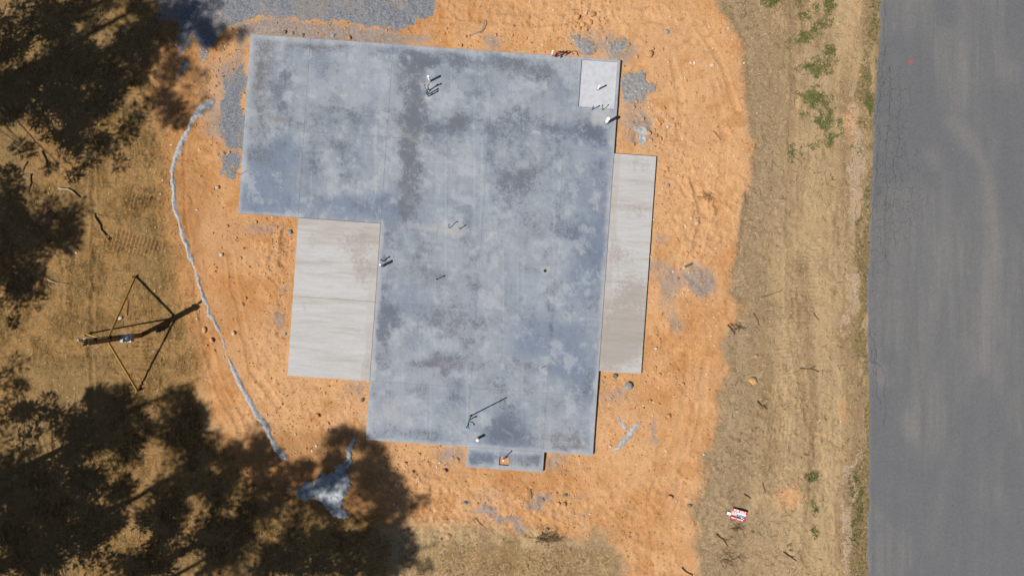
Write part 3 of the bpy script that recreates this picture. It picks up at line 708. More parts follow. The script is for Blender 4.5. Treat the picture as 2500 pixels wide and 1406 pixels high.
def panel(u0, u1, v0, v1, ztop, zbot, attr_fn, mat, parent, holes=(), gap=(.5, .5, .5, .5), step=4.0, name='panel', chamfer=.006):
    """one cast panel between its joints; gap = how far each side keeps back from the joint line, in pixels"""
    a0, a1, b0, b1 = u0 + gap[0], u1 - gap[1], v0 + gap[2], v1 - gap[3]
    def cuts(lo, hi, extra):
        base = list(np.linspace(lo, hi, max(2, int((hi - lo) / step)) + 1))
        return np.array(sorted(set([round(q, 4) for q in base if all(abs(q - e) > 1.2 for e in extra)] + [round(e, 4) for e in extra] + [round(lo, 4), round(hi, 4)])))
    us = cuts(a0, a1, [h[i] for h in holes for i in (0, 1) if a0 < h[i] < a1]); vs = cuts(b0, b1, [h[i] for h in holes for i in (2, 3) if b0 < h[i] < b1])
    nu, nv = len(us), len(vs)
    occ = np.ones((nv - 1, nu - 1), bool)
    cu = (us[1:] + us[:-1]) / 2; cv = (vs[1:] + vs[:-1]) / 2
    for h in holes:
        occ[np.ix_((cv > h[2]) & (cv < h[3]), (cu > h[0]) & (cu < h[1]))] = False
    U, V = np.meshgrid(us, vs)
    c, s = math.cos(SLAB_TH), math.sin(SLAB_TH)
    xp = 612 + U * c - V * s; yp = 84 + U * s + V * c
    k = (1 - SLAB_Z / H) / PPM
    X = (xp - 1250) * k; Y = (703 - yp) * k
    Z = np.full(X.shape, ztop) + (fbm(X, Y, .6, 3, 141) - .5) * .008
    top = np.stack([X.ravel(), Y.ravel(), Z.ravel()], 1); bot = top.copy(); bot[:, 2] = zbot
    idx = np.arange(nu * nv).reshape(nv, nu); N = nu * nv
    F = []
    jj, ii = np.nonzero(occ)
    F.append(np.stack([idx[jj, ii], idx[jj + 1, ii], idx[jj + 1, ii + 1], idx[jj, ii + 1]], 1))
    pad = np.zeros((nv + 1, nu + 1), bool); pad[1:-1, 1:-1] = occ
    for j, i in zip(jj, ii):
        q = []
        if not pad[j, i + 1]: q.append((idx[j, i], idx[j, i + 1]))
        if not pad[j + 2, i + 1]: q.append((idx[j + 1, i + 1], idx[j + 1, i]))
        if not pad[j + 1, i]: q.append((idx[j + 1, i], idx[j, i]))
        if not pad[j + 1, i + 2]: q.append((idx[j, i + 1], idx[j + 1, i + 1]))
        if q: F.append(np.array([[a, b, b + N, a + N] for a, b in q]))
    F = np.concatenate(F)
    used = np.unique(F); remap = np.full(2 * N, -1); remap[used] = np.arange(len(used))
    allv = np.concatenate([top, bot])[used]
    me = np_mesh(name, allv, remap[F])
    if attr_fn is not None:
        set_attr(me, 'stain', attr_fn(allv[:, 0], allv[:, 1], SLAB_Z))
        ax_, ay_ = allv[:, 0], allv[:, 1]
        if mat is M_SLAB:
            set_attr(me, 'stain2', np.stack([fbm(ax_, ay_, .5, 5, 501, .6), fbm(ax_, ay_ * .7, .9, 5, 511, .65), fbm(ax_, ay_, 2.2, 4, 521, .75), fbm(ax_, ay_, 1.7, 5, 531, .75)], 1))
    return link(name, me, mat, parent)

house = tag(empty('house_slab', px(1100, 500, 0)), 'large blue-grey mottled concrete house slab with control joints, bare of walls', 'slab')
house.location = (0, 0, 0)
UB = [0, 146.5, 349, 596, 782.5, 905]; VB = [0, 227, 438, 630, 823, 967]
RECESS = (810, 898, 5.5, 120.5); HOLE = (678, 702, 984.5, 1006); DRAIN = px_uv(1331, 661)
drain_hole = (DRAIN[0] - 3, DRAIN[0] + 3, DRAIN[1] - 3, DRAIN[1] + 3)
OUT = 0.0; J = .20
for r in range(5):
    for c in range(5):
        if r >= 2 and c < 2: continue
        u0, u1, v0, v1 = UB[c], UB[c + 1], VB[r], VB[r + 1]
        gap = (OUT if c == 0 else J, OUT if c == 4 else J, OUT if r == 0 else J, OUT if r == 4 and c != 3 else J)
        holes = []
        if r == 0 and c == 4: holes.append(RECESS)
        if u0 < DRAIN[0] < u1 and v0 < DRAIN[1] < v1: holes.append(drain_hole)
        panel(u0, u1, v0, v1, SLAB_Z, -.10, slab_attr, M_SLAB, house, holes, gap)
panel(598, 786, 967, 1016, SLAB_Z, -.10, slab_attr, M_SLAB, house, [HOLE], (0, 0, J, 0))
panel(RECESS[0] - .1, RECESS[1] + .1, RECESS[2] - .1, RECESS[3] + .1, SLAB_Z - .055, SLAB_Z - .15, None, M_PAD, house, (), (0, 0, 0, 0), 12, 'recessed_pad')
for (a, b, c_, d_) in [(1, 904, 1, 437), (350, 904, 437, 966), (599, 677, 966, 1015), (703, 785, 966, 1015), (677, 703, 966, 983.5), (677, 703, 1007, 1015)]:
    hl = [(RECESS[0] - 1, RECESS[1] + 1, RECESS[2] - 1, RECESS[3] + 1)] if c_ == 1 else ([(drain_hole[0] - 1, drain_hole[1] + 1, drain_hole[2] - 1, drain_hole[3] + 1)] if a == 350 else [])
    panel(a, b, c_, d_, SLAB_Z - .007, -.08, None, M_JOINT, house, hl, (0, 0, 0, 0), 60, 'joint_bed')

patio = tag(empty('back_patio_slab'), 'pale broom-finished concrete patio slab set into the notch on the left of the house slab', 'slab')
def patio_band(u, v, j):
    e = np.minimum(349 - u, v - 438)
    return np.maximum(sstep(30, 12, 349 - u + j), np.maximum(sstep(24, 8, v - 438 + j), .8 * sstep(12, 2, np.abs(v - 632))))
for v0, v1, g2, g3 in [(438, 630, J, J), (630, 824, J, 0)]:
    panel(147, 349, v0, v1, SLAB_Z - .03, -.10, lambda X, Y, z: broom_attr(X, Y, z, None, patio_band), M_BROOM, patio, (), (0, 1.0, g2 + .5, g3))
panel(149, 347.5, 440, 822, SLAB_Z - .036, -.08, None, M_JOINT, patio, (), (0, 0, 0, 0), 60, 'joint_bed')
porch = tag(empty('front_porch_slab'), 'long narrow pale broom-finished concrete porch slab on the right side of the house slab', 'slab')
def porch_band(u, v, j):
    return np.maximum(sstep(26, 12, u - 905 + j), np.maximum(.8 * sstep(14, 3, np.abs(v - 630)), sstep(0.0, 1.0, u * 0)))
for v0, v1, g2, g3 in [(228, 630, 0, J), (630, 760, J, 0)]:
    panel(905, 1009, v0, v1, SLAB_Z - .03, -.10, lambda X, Y, z: broom_attr(X, Y, z, None, porch_band), M_BROOM, porch, (), (1.0, 0, g2, g3))
panel(906.5, 1007, 230, 758, SLAB_Z - .036, -.08, None, M_JOINT, porch, (), (0, 0, 0, 0), 60, 'joint_bed')
for o_ in (house, patio, porch):
    o_['kind'] = 'thing'

def gz(X, Y):
    return float(ground_z(np.array([X]), np.array([Y]))[0])
def gpx(x, y, dz=0.0):
    X, Y, _ = px(x, y)
    return (X, Y, gz(X, Y) + dz)

# ------------------------------------------------------------------ spilled concrete and slurry lying on the soil
def spill_material(name, c0, c1, sc=9):
    n = NT(name)
    f = n.noise(sc, 5, .7); g = n.noise(45, 3, .7)
    col = n.mix(n.ramp(f, .34, .66), c0, c1)
    col = n.mix(n.ramp(n.noise(2.6, 5, .7), .52, .68, 0, .6), col, (c0[0] * .75 + .03, c0[1] * .72 + .01, c0[2] * .65))
    core = n.attr('core')[0]
    cf = n.ramp(n.math('ADD', core, n.math('MULTIPLY', n.math('SUBTRACT', n.noise(8, 5, .8), .5), 1.4)), .25, .65)
    col = n.mix(cf, n.mix(n.ramp(f, .35, .65), (.36, .19, .082), (.42, .27, .15)), col)
    n.color(n.scale_col(col, n.ramp(g, .3, .7, .75, 1.25)))
    n.b.inputs['Roughness'].default_value = .9
    n.bump(n.math('ADD', f, n.math('MULTIPLY', g, .5)), .8, .03)
    return n.m
M_SPILL = spill_material('set_concrete_spill', (.255, .260, .270), (.400, .402, .410))
M_WASH = spill_material('pale_washout_concrete', (.24, .265, .29), (.42, .445, .47), 6)
M_SLURRY = spill_material('grey_slurry', (.165, .162, .160), (.285, .280, .275))

def spill(name, sd_fn, box, thick, mat, label, warp=7, lump=.03, seed=0, step=.035, fq=3.2):
    x0, y0, x1, y1 = box
    a = px(x0, y1); b = px(x1, y0)
    xs = np.arange(a[0], b[0], step); ys = np.arange(a[1], b[1], step)
    X, Y = np.meshgrid(xs, ys); sh = X.shape
    Xf, Yf = X.ravel(), Y.ravel()
    xp, yp = to_px(Xf, Yf)
    wx = xp + (fbm(Xf, Yf, fq, 5, 201 + seed, .6) - .5) * warp * 2; wy = yp + (fbm(Xf, Yf, fq, 5, 211 + seed, .6) - .5) * warp * 2
    sd = sd_fn(wx, wy)
    Z = ground_z(Xf, Yf) + np.clip(sstep(-1.5, 6, sd) * thick + (fbm(Xf, Yf, 5, 4, 221 + seed, .65) - .4) * lump * sstep(0, 5, sd), -.02, 1) - .02 * (1 - sstep(-2.5, 0, sd))
    idx = np.arange(Xf.size).reshape(sh); ok = (sd > -3).reshape(sh)
    cell = ok[:-1, :-1] | ok[1:, :-1] | ok[:-1, 1:] | ok[1:, 1:]
    j, i = np.nonzero(cell)
    F = np.stack([idx[j, i], idx[j, i + 1], idx[j + 1, i + 1], idx[j + 1, i]], 1)
    used = np.unique(F); rm = np.full(Xf.size, -1); rm[used] = np.arange(len(used))
    me = np_mesh(name, np.stack([Xf, Yf, Z], 1)[used], rm[F], True)
    cr = sstep(-3, 9 if warp > 10 else 4, sd)[used]
    set_attr(me, 'core', np.stack([cr, cr, cr, cr], 1))
    return tag(link(name, me, mat), label, 'concrete spill', kind='thing')

TRAIL = [(520, 250, 8), (508, 258, 12), (495, 262, 10), (487, 278, 11), (478, 285, 8), (470, 300, 5), (462, 318, 5), (452, 338, 7), (446, 350, 8), (438, 370, 8), (432, 385, 7), (428, 405, 5), (424, 425, 5), (425, 445, 5.5), (427, 465, 6), (428, 490, 7),
         (430, 510, 7), (437, 530, 6), (441, 545, 3), (446, 570, 6), (452, 585, 4), (460, 600, 7), (463, 615, 4), (468, 630, 7), (474, 645, 3), (480, 665, 1.5), (487, 685, 6), (493, 705, 3), (502, 730, 7.5), (508, 745, 3), (515, 768, 6), (524, 780, 3.5),
         (533, 800, 6), (540, 815, 2), (546, 832, 3), (556, 865, 1.2), (566, 888, 5), (578, 910, 6.5), (590, 940, 6.5), (602, 965, 6.5), (615, 985, 7), (625, 1005, 7), (637, 1020, 9), (648, 1035, 9), (658, 1055, 7), (667, 1078, 6), (678, 1095, 8), (690, 1108, 9), (700, 1115, 7)]
spill('concrete_trail', lambda x, y: line_d(x, y, [(a, b, w * .97 - .2) for a, b, w in TRAIL]), (395, 230, 730, 1140), .05, M_SPILL, 'long thin winding trail of hardened grey concrete on the clay left of the slab', 4.5, .07, 1, .028, 4.2)
WPOLY = [(600 + x / 3.464, 1000 + y / 3.464) for x, y in [(425, 650), (480, 612), (560, 600), (610, 545), (740, 512), (800, 462), (860, 470), (880, 600), (905, 640), (870, 690), (842, 760), (852, 830), (878, 915), (835, 930), (822, 985), (808, 930), (750, 925), (700, 850), (640, 782), (560, 742), (512, 765), (445, 722)]]
WARM = [(848, 1140, 9), (849, 1110, 8), (857, 1095, 8), (868, 1070, 9)]
spill('concrete_washout', lambda x, y: np.maximum(poly_sd(x, y, WPOLY), line_d(x, y, WARM)), (700, 1045, 900, 1310), .07, M_WASH, 'pale heap of washed-out concrete lying in the tree shadow below the slab', 14, .14, 2, .035, 3.5)
P8 = lambda L: [(1480 + x / 3.347, 60 + y / 3.347) for x, y in L]
s1 = P8([(120, 400), (230, 375), (310, 370), (345, 430), (330, 490), (420, 488), (405, 545), (340, 558), (290, 620), (200, 670), (130, 640), (112, 560)])
spill('concrete_slurry', lambda x, y: poly_sd(x, y, s1), (1495, 150, 1625, 280), .025, M_SLURRY, 'dark grey slurry patch on clay right of the recessed corner pad', 16, .05, 3)
s2 = P8([(5, 130), (60, 150), (100, 92), (170, 150), (180, 195), (110, 240), (40, 262), (5, 230)])
spill('concrete_slurry', lambda x, y: poly_sd(x, y, s2), (1465, 70, 1550, 150), .025, M_SLURRY, 'grey slurry patch on clay just above the top right slab corner', 15, .05, 4)
s3 = [(1000 + x / 3.515, 60 + y / 3.515) for x, y in [(1380, 62), (1440, 70), (1470, 130), (1550, 120), (1600, 185), (1580, 250), (1480, 268), (1420, 240), (1395, 150)]]
spill('concrete_slurry', lambda x, y: poly_sd(x, y, s3), (1375, 60, 1475, 145), .03, M_SLURRY, 'lumpy grey slurry patch behind the brown cables at the top slab edge', 17, .07, 5)
s4 = [(1556, 1036, 7), (1545, 1046, 6), (1536, 1060, 6), (1524, 1075, 6), (1510, 1088, 6), (1502, 1102, 3)]
s4b = [(1536, 1058, 2), (1520, 1034, 5), (1508, 1020, 2)]
spill('concrete_slurry', lambda x, y: np.maximum(line_d(x, y, s4), line_d(x, y, s4b)), (1485, 1000, 1580, 1120), .03, M_SPILL, 'forked streak of grey concrete on clay right of the lower slab corner', 9, .05, 6, .035, 5.0)
s5 = P8([(230, 850), (300, 820), (335, 870), (320, 960), (260, 1000), (235, 930)])
spill('concrete_slurry', lambda x, y: poly_sd(x, y, s5), (1535, 290, 1595, 370), .015, M_SPILL, 'thin grey slurry film beside the pile of clay rocks', 12, .02, 7)

# ------------------------------------------------------------------ rocks
def rock_mat(name, c0, c1):
    n = NT(name)
    f = n.noise(14, 4, .65)
    col = n.mix(n.ramp(f, .3, .7), c0, c1)
    n.color(n.scale_col(col, n.ramp(n.rand(), 0, 1, .82, 1.15, False)))
    n.bump(n.noise(40, 4, .7), .6, .02)
    return n.m
M_ROCK = {'o': rock_mat('clay_rock', (.40, .205, .085), (.55, .315, .150)), 'p': rock_mat('pale_rock', (.48, .36, .25), (.62, .50, .38)), 'g': rock_mat('grey_rock', (.20, .20, .20), (.34, .335, .325)), 'd': rock_mat('dark_rock', (.13, .115, .10), (.22, .19, .155))}
def rock_mesh(seed):
    r = random.Random(seed)
    bm = bmesh.new()
    bmesh.ops.create_icosphere(bm, subdivisions=2, radius=.5)
    pl = [(Vector((r.gauss(0, 1), r.gauss(0, 1), r.gauss(0, .8))).normalized(), r.uniform(.28, .42)) for _ in range(9)]
    sx, sy, sz = r.uniform(.85, 1.1), r.uniform(.72, 1.0), r.uniform(.55, .75)
    for v in bm.verts:
        for nrm, d in pl:
            k = v.co.dot(nrm)
            if k > d: v.co -= nrm * (k - d)
        v.co += Vector((r.gauss(0, .012), r.gauss(0, .012), r.gauss(0, .012)))
        v.co = Vector((v.co.x * sx * 1.15, v.co.y * sy * 1.15, v.co.z * sz * 1.15))
    return bm_mesh('rock', bm)
ROCKM = {}
def rock_data(k, m):
    if (k, m) not in ROCKM:
        me = rock_mesh(50 + k); me.materials.append(M_ROCK[m]); ROCKM[(k, m)] = me
    return ROCKM[(k, m)]
G_ROCK = 'loose rocks and clods on the clay around the slab'
LAB = {'o': 'small orange clay clod loose on the bare orange soil', 'p': 'small pale stone loose on the bare soil', 'g': 'small grey lump of stone loose on the bare soil', 'd': 'small dark stone loose on the bare soil'}
ROCKS = [(1583, 135, 20, 'o', 'largest smooth orange rock on clay above the dark slurry patch'), (1626, 81, 14, 'g', 'grey-topped rock alone near the top of the clay, right of the slab'), (1593, 122, 8, 'o'), (1616, 123, 7, 'o'), (1553, 140, 9, 'o'), (1534, 112, 10, 'o'), (1498, 106, 8, 'o'), (1685, 156, 8, 'p', 'left one of two pale stones side by side on clay'), (1694, 156, 8, 'p', 'right one of two pale stones side by side on clay'),
         (1738, 161, 10, 'p', 'pale stone alone on smooth clay near the upper grass edge'), (1816, 155, 7, 'p'), (1634, 206, 10, 'o'), (1674, 199, 8, 'o'), (1697, 229, 8, 'o'), (1620, 265, 10, 'o'), (1546, 264, 9, 'o'), (1568, 293, 10, 'o'), (1603, 295, 10, 'o'), (1609, 303, 11, 'o'), (1582, 327, 12, 'o', 'leftmost rock of the clay rock pile above the porch'), (1598, 333, 11, 'o', 'middle rock of the clay rock pile above the porch'),
         (1587, 345, 13, 'o', 'lower rock of the clay rock pile above the porch'), (1609, 341, 15, 'o', 'biggest, rightmost rock of the clay rock pile above the porch'), (1596, 320, 9, 'o', 'topmost rock of the clay rock pile above the porch'), (1607, 351, 8, 'o'), (1546, 354, 9, 'o'), (1553, 250, 10, 'o'), (1629, 311, 10, 'p', 'whitish flat stone right of the clay rock pile'), (1641, 292, 6, 'd'), (1628, 411, 9, 'o'), (1620, 421, 8, 'o'), (1667, 284, 7, 'o'), (1848, 277, 6, 'p', 'pale pebble alone on the grey thatch beyond the clay'),
         (1821, 354, 7, 'o'), (1631, 454, 8, 'g'), (1774, 266, 7, 'o'), (1656, 429, 6, 'p'), (543, 622, 11, 'p', 'pale stone alone on clay left of the patio'), (558, 553, 9, 'o'), (522, 570, 6, 'o'), (601, 728, 9, 'o'), (594, 744, 8, 'o'), (502, 806, 14, 'o', 'largest clay rock beside the concrete trail, right of the pole'), (520, 830, 11, 'o', 'second clay rock beside the concrete trail, right of the pole'), (509, 843, 7, 'o'), (573, 812, 12, 'p', 'pale pinkish rock between the concrete trail and the patio'),
         (690, 985, 8, 'o'), (709, 566, 13, 'g', 'grey stone in the corner between house slab and patio'), (627, 543, 8, 'o'), (698, 815, 8, 'g'), (618, 887, 6, 'o'), (590, 630, 8, 'o'), (1531, 941, 21, 'g', 'large grey concrete chunk below the porch'), (1501, 916, 14, 'd', 'brown block against the lower end of the porch'), (1472, 934, 7, 'g'), (1116, 1121, 12, 'o'), (1085, 1148, 14, 'o'), (1136, 1226, 11, 'g', 'dark grey lump left of the slurry streaks below the slab'), (1379, 1208, 11, 'd'),
         (1362, 1230, 12, 'o', 'left one of a pair of clay rocks below the slab bump'), (1378, 1231, 13, 'o', 'right one of a pair of clay rocks below the slab bump'), (1635, 1211, 15, 'o', 'clay rock alone on the smooth clay at the lower right'), (1632, 1013, 13, 'o', 'clay rock right of the forked concrete streak'), (1095, 1307, 14, 'o', 'clay rock at the lower edge of the clay, right of the tree shadow'), (1076, 1316, 9, 'o'), (1422, 1260, 9, 'g'), (1488, 1087, 8, 'p'), (1531, 1357, 7, 'o'), (1587, 977, 9, 'o'), (1609, 913, 8, 'o'), (1632, 913, 7, 'o'),
         (1665, 936, 9, 'o'), (1575, 933, 7, 'o'), (1335, 1289, 9, 'd'), (1326, 1217, 8, 'd'), (1838, 929, 20, 'o', 'big orange rock alone on the dry grass strip'), (1847, 869, 11, 'o', 'smaller orange rock above the big one on the dry grass strip'), (1681, 1231, 12, 'd', 'dark grey oval stone on clay left of the sign'), (1657, 940, 7, 'o'), (1745, 843, 6, 'p'), (777, 1013, 12, 'o', 'clay rock above the tree shadow, left of the slab'), (803, 1032, 8, 'o'), (962, 1157, 9, 'o'), (969, 1180, 7, 'o'), (991, 1128, 7, 'o'), (1007, 1151, 9, 'o'), (1024, 1107, 9, 'o'), (958, 1193, 8, 'o'), (971, 1133, 7, 'o'),
         (1091, 73, 7, 'o'), (1210, 88, 8, 'o'), (1358, 98, 7, 'o'), (1137, 93, 9, 'o'), (1127, 113, 8, 'o'), (1461, 74, 7, 'o'), (1408, 46, 13, 'o'), (1421, 64, 14, 'o'), (1438, 58, 13, 'o'), (1446, 40, 14, 'o'), (1430, 74, 10, 'o'), (1415, 72, 9, 'o'), (533, 459, 11, 'p', 'pale stone just left of the lower left slab wing'), (548, 377, 9, 'o'), (561, 374, 7, 'o'), (491, 432, 6, 'o'), (188, 617, 6, 'p'), (295, 777, 10, 'p', 'pale stone on brown soil between the pole braces'), (380, 710, 6, 'o'),
         (434, 113, 10, 'p', 'pale stone glinting in the upper left tree shadow'), (568, 75, 8, 'o'), (548, 189, 6, 'd'), (530, 212, 6, 'd'), (697, 81, 10, 'd'), (715, 83, 9, 'g'), (741, 88, 8, 'd'), (814, 90, 10, 'g'), (855, 94, 11, 'o'), (944, 76, 7, 'o'), (885, 975, 12, 'd', 'dark lump in the corner below the patio'), (1700, 545, 9, 'p', 'pale flat stone on clay right of the porch'), (1686, 533, 8, 'p'), (1672, 552, 6, 'p'), (1676, 618, 9, 'o'), (1652, 585, 8, 'o'), (1735, 590, 6, 'o'), (1625, 600, 6, 'o'), (1655, 680, 6, 'd'), (1602, 820, 8, 'o'), (1600, 850, 9, 'p')]
r_ = random.Random(5)
SMALL = []
for k, it in enumerate(ROCKS):
    x, y, s, m = it[:4]
    me = rock_data(k % 8, m)
    X, Y, _ = px(x, y)
    o = link('rock', me)
    d = s / PPM * 1.05
    o.scale = (d, d, d * r_.uniform(.8, 1.0))
    o.location = (X, Y, gz(X, Y) + d * .16)
    o.rotation_euler = (r_.uniform(-.3, .3), r_.uniform(-.3, .3), r_.uniform(0, 6.28))
    if len(it) > 4: tag(o, it[4], 'rock')
    else: SMALL.append((o, x, y, s, m))
MARKS = [(1515, 148, 'the top right slab corner'), (1583, 135, 'the largest smooth rock'), (1545, 215, 'the dark slurry patch'), (1595, 335, 'the clay rock pile'), (1603, 382, 'the top right porch corner'), (1690, 156, 'the two pale stones'), (1722, 482, 'the root tuft on the clay'), (1830, 300, 'the upper clay edge by the thatch'),
         (1678, 648, 'the dark wood scrap'), (1580, 780, 'the lower half of the porch'), (1531, 941, 'the large grey concrete chunk'), (1632, 1013, 'the forked concrete streak'), (1447, 1110, 'the lower right slab corner'), (1370, 1230, 'the pair of clay rocks'), (1343, 1312, 'the dark root tangle'), (1138, 1140, 'the lower left corner of the slab bump'),
         (1235, 1265, 'the slurry streaks below the slab'), (892, 1075, 'the lower left slab corner'), (990, 1200, 'the right edge of the lower tree shadow'), (704, 917, 'the lower left patio corner'), (716, 724, 'the patio joint at its left edge'), (582, 522, 'the lower left corner of the slab wing'), (612, 84, 'the top left slab corner'),
         (830, 100, 'the middle of the top slab edge gravel'), (1180, 70, 'the loose grey cable'), (1375, 130, 'the brown cable bunch'), (1428, 55, 'the broken clay heap at the top'), (560, 400, 'the small gravel patch left of the slab'), (505, 262, 'the upper end of the concrete trail'), (510, 825, 'the rocks beside the concrete trail'), (230, 600, 'the thick broken branch'), (345, 780, 'the pole braces'), (1745, 843, 'the clay notch')]
NAMES = {'o': 'orange clay clod', 'p': 'pale stone', 'g': 'grey stone', 'd': 'dark stone'}
seen = {}
for o, x, y, s, m in sorted(SMALL, key=lambda q: -q[3]):
    mx, my, mt = min(MARKS, key=lambda q: (q[0] - x) ** 2 + (q[1] - y) ** 2)
    dx, dy = x - mx, y - my
    dr = ('right of ' if dx > 0 else 'left of ') if abs(dx) > abs(dy) else ('below ' if dy > 0 else 'above ')
    dist = math.hypot(dx, dy)
    near = 'close ' if dist < 34 else ''
    lab = NAMES[m] + ' ' + near + dr + mt
    k = seen[lab] = seen.get(lab, 0) + 1
    lab = ['', 'smaller ', 'third smaller ', 'fourth smaller ', 'smallest '][min(k - 1, 4)] + lab
    tag(o, lab, 'rock', 'loose rocks and clods around the slab')

# ------------------------------------------------------------------ uncountable crumbs, gravel, straw, twigs
OCT = np.array([[1, 0, 0], [-1, 0, 0], [0, 1, 0], [0, -1, 0], [0, 0, 1], [0, 0, -1.]])
OCF = np.array([[0, 2, 4], [2, 1, 4], [1, 3, 4], [3, 0, 4], [2, 0, 5], [1, 2, 5], [3, 1, 5], [0, 3, 5]])
def crumbs(name, P, S, mat, label, cat):
    n = len(P)
    jit = rng.uniform(.55, 1.15, (n, 6, 1)) * OCT[None] + rng.normal(0, .18, (n, 6, 3))
    a = rng.uniform(0, 6.28, n); ca, sa = np.cos(a), np.sin(a)
    jit = np.stack([jit[..., 0] * ca[:, None] - jit[..., 1] * sa[:, None], jit[..., 0] * sa[:, None] + jit[..., 1] * ca[:, None], jit[..., 2] * .7], -1)
    V = P[:, None, :] + jit * S[:, None, None]
    F = (OCF[None] + 6 * np.arange(n)[:, None, None]).reshape(-1, 3)
    return tag(link(name, np_mesh(name, V.reshape(-1, 3), F), mat), label, cat, kind='stuff')

def scatter(n, weight_fn, box=(-21.2, -12, 14.8, 12)):
    X = rng.uniform(box[0], box[2], n); Y = rng.uniform(box[1], box[3], n)
    xp, yp = to_px(X, Y)
    u, v = px_uv(xp, yp)
    ok = xp < road_edge_x(yp) - 3
    for (u0, u1, v0, v1) in SLAB_RECTS:
        ok &= ~((u > u0 - 2) & (u < u1 + 2) & (v > v0 - 2) & (v < v1 + 2))
    X, Y, xp, yp = X[ok], Y[ok], xp[ok], yp[ok]
    o, g, d, t, br, pk, gr, ol = masks(xp, yp, X, Y)
    w = weight_fn(dict(o=o, g=g, d=d, t=t, br=br, pk=pk, gr=gr, ol=ol, xp=xp, yp=yp, X=X, Y=Y))
    keep = rng.random(len(X)) < w
    X, Y = X[keep], Y[keep]
    return np.stack([X, Y, ground_z(X, Y)], 1)
def island_mat(name, c0, c1, c2=None):
    n = NT(name)
    i = n.island()
    col = n.mix(n.ramp(i, 0, 1, 0, 1, False), c0, c1)
    if c2: col = n.mix(n.ramp(i, .86, .9), col, c2)
    n.color(col)
    return n.m
ROUGHB = [(690, 600, 50, 90, .9), (690, 760, 40, 100, .7), (1430, 55, 60, 40, .9), (1580, 320, 60, 80, .8), (1490, 950, 60, 40, .8), (1250, 1230, 240, 70, .6), (1690, 640, 70, 200, .5), (1000, 1150, 90, 70, .5), (800, 1020, 140, 80, .35), (1200, 85, 300, 22, .5), (1620, 430, 40, 80, .5), (560, 150, 50, 90, .5), (1615, 900, 60, 60, .5)]
P = scatter(170000, lambda m: np.clip(m['o'] * (1 - m['g']) * (.15 + .55 * blobs(m['xp'], m['yp'], ROUGHB) + .25 * (fbm(m['X'], m['Y'], .8, 3, 301) > .55)), 0, 1))
S = .012 + .016 * rng.random(len(P)) ** 2 + .045 * (rng.random(len(P)) ** 9)
P[:, 2] += S * .3
crumbs('clay_crumbs', P, S, island_mat('clay_crumb', (.36, .165, .058), (.58, .33, .15), (.55, .46, .36)), 'fine orange clay crumbs strewn over the bare soil', 'soil crumbs')
P = scatter(120000, lambda m: np.clip(m['g'] * .9 + m['d'] * .25 * (m['o'] > .3) + m['pk'] * .25, 0, 1), (-15.5, -12, 14.8, 12))
S = .010 + .014 * rng.random(len(P)); P[:, 2] += S * .4
crumbs('gravel', P, S, island_mat('crushed_gravel', (.095, .102, .125), (.30, .31, .34), (.45, .44, .43)), 'blue-grey crushed gravel at the top and left of the slab', 'gravel')

def blades(name, P, L, W, mat, label, cat, lift=.35, flat=True):
    n = len(P)
    a = rng.uniform(0, 6.28, n); el = rng.uniform(0.02, lift, n)
    D = np.stack([np.cos(a) * np.cos(el), np.sin(a) * np.cos(el), np.sin(el)], 1)
    N = np.stack([-np.sin(a), np.cos(a), np.zeros(n)], 1)
    bend = N * (rng.normal(0, .25, n) * L)[:, None]
    A = P; B = P + D * (L * .55)[:, None] + bend * .4; T = P + D * L[:, None] + bend; T[:, 2] -= L * .1
    w = N * W[:, None]
    V = np.stack([A - w * .6, A + w * .6, B + w, B - w, T], 1)
    o = 5 * np.arange(n)[:, None]
    F = np.concatenate([np.array([[0, 1, 2]]) + o, np.array([[0, 2, 3]]) + o, np.array([[3, 2, 4]]) + o])
    return tag(link(name, np_mesh(name, V.reshape(-1, 3), F), mat), label, cat, kind='stuff')
def grass_w(m): return np.clip((1 - m['o']) * (1 - m['g']) * (1 - m['br'] * .45) * (.25 + .75 * sstep(.35, .65, fbm(m['X'], m['Y'], .9, 4, 311))), 0, 1)
P = scatter(100000, grass_w); P[:, 2] += .004
n_ = len(P)
blades('dry_grass', P, .06 + .12 * rng.random(n_), .004 + .006 * rng.random(n_), island_mat('dry_straw', (.20, .135, .055), (.44, .32, .165), (.52, .42, .26)), 'flattened dry tan grass and straw on both sides of the clay', 'dry grass', .3)
P = scatter(32000, lambda m: np.clip((1 - m['o']) * (1 - m['g']) * (.30 + .35 * m['br'] + .5 * (fbm(m['X'], m['Y'], .7, 3, 317) > .52)), 0, 1)); P[:, 2] += .008
n_ = len(P)
blades('twig_litter', P, .10 + .35 * rng.random(n_) ** 3, .003 + .004 * rng.random(n_), island_mat('dark_twig', (.050, .032, .016), (.125, .080, .040)), 'dark twig and bark litter scattered over the grass and brown soil', 'twigs', .25)
P = scatter(90000, lambda m: np.clip((m['gr'] > .22) * (fbm(m['X'], m['Y'], 5, 4, 321, .65) > .56 - .10 * m['gr']) * .95 + .10 * m['ol'], 0, 1), (10, -12, 14.9, 12))
n_ = len(P)
blades('green_grass', P, .06 + .09 * rng.random(n_), .006 + .006 * rng.random(n_), island_mat('green_blade', (.042, .060, .014), (.120, .140, .040)), 'short green grass tufts in the dry verge beside the road', 'grass', 1.2)

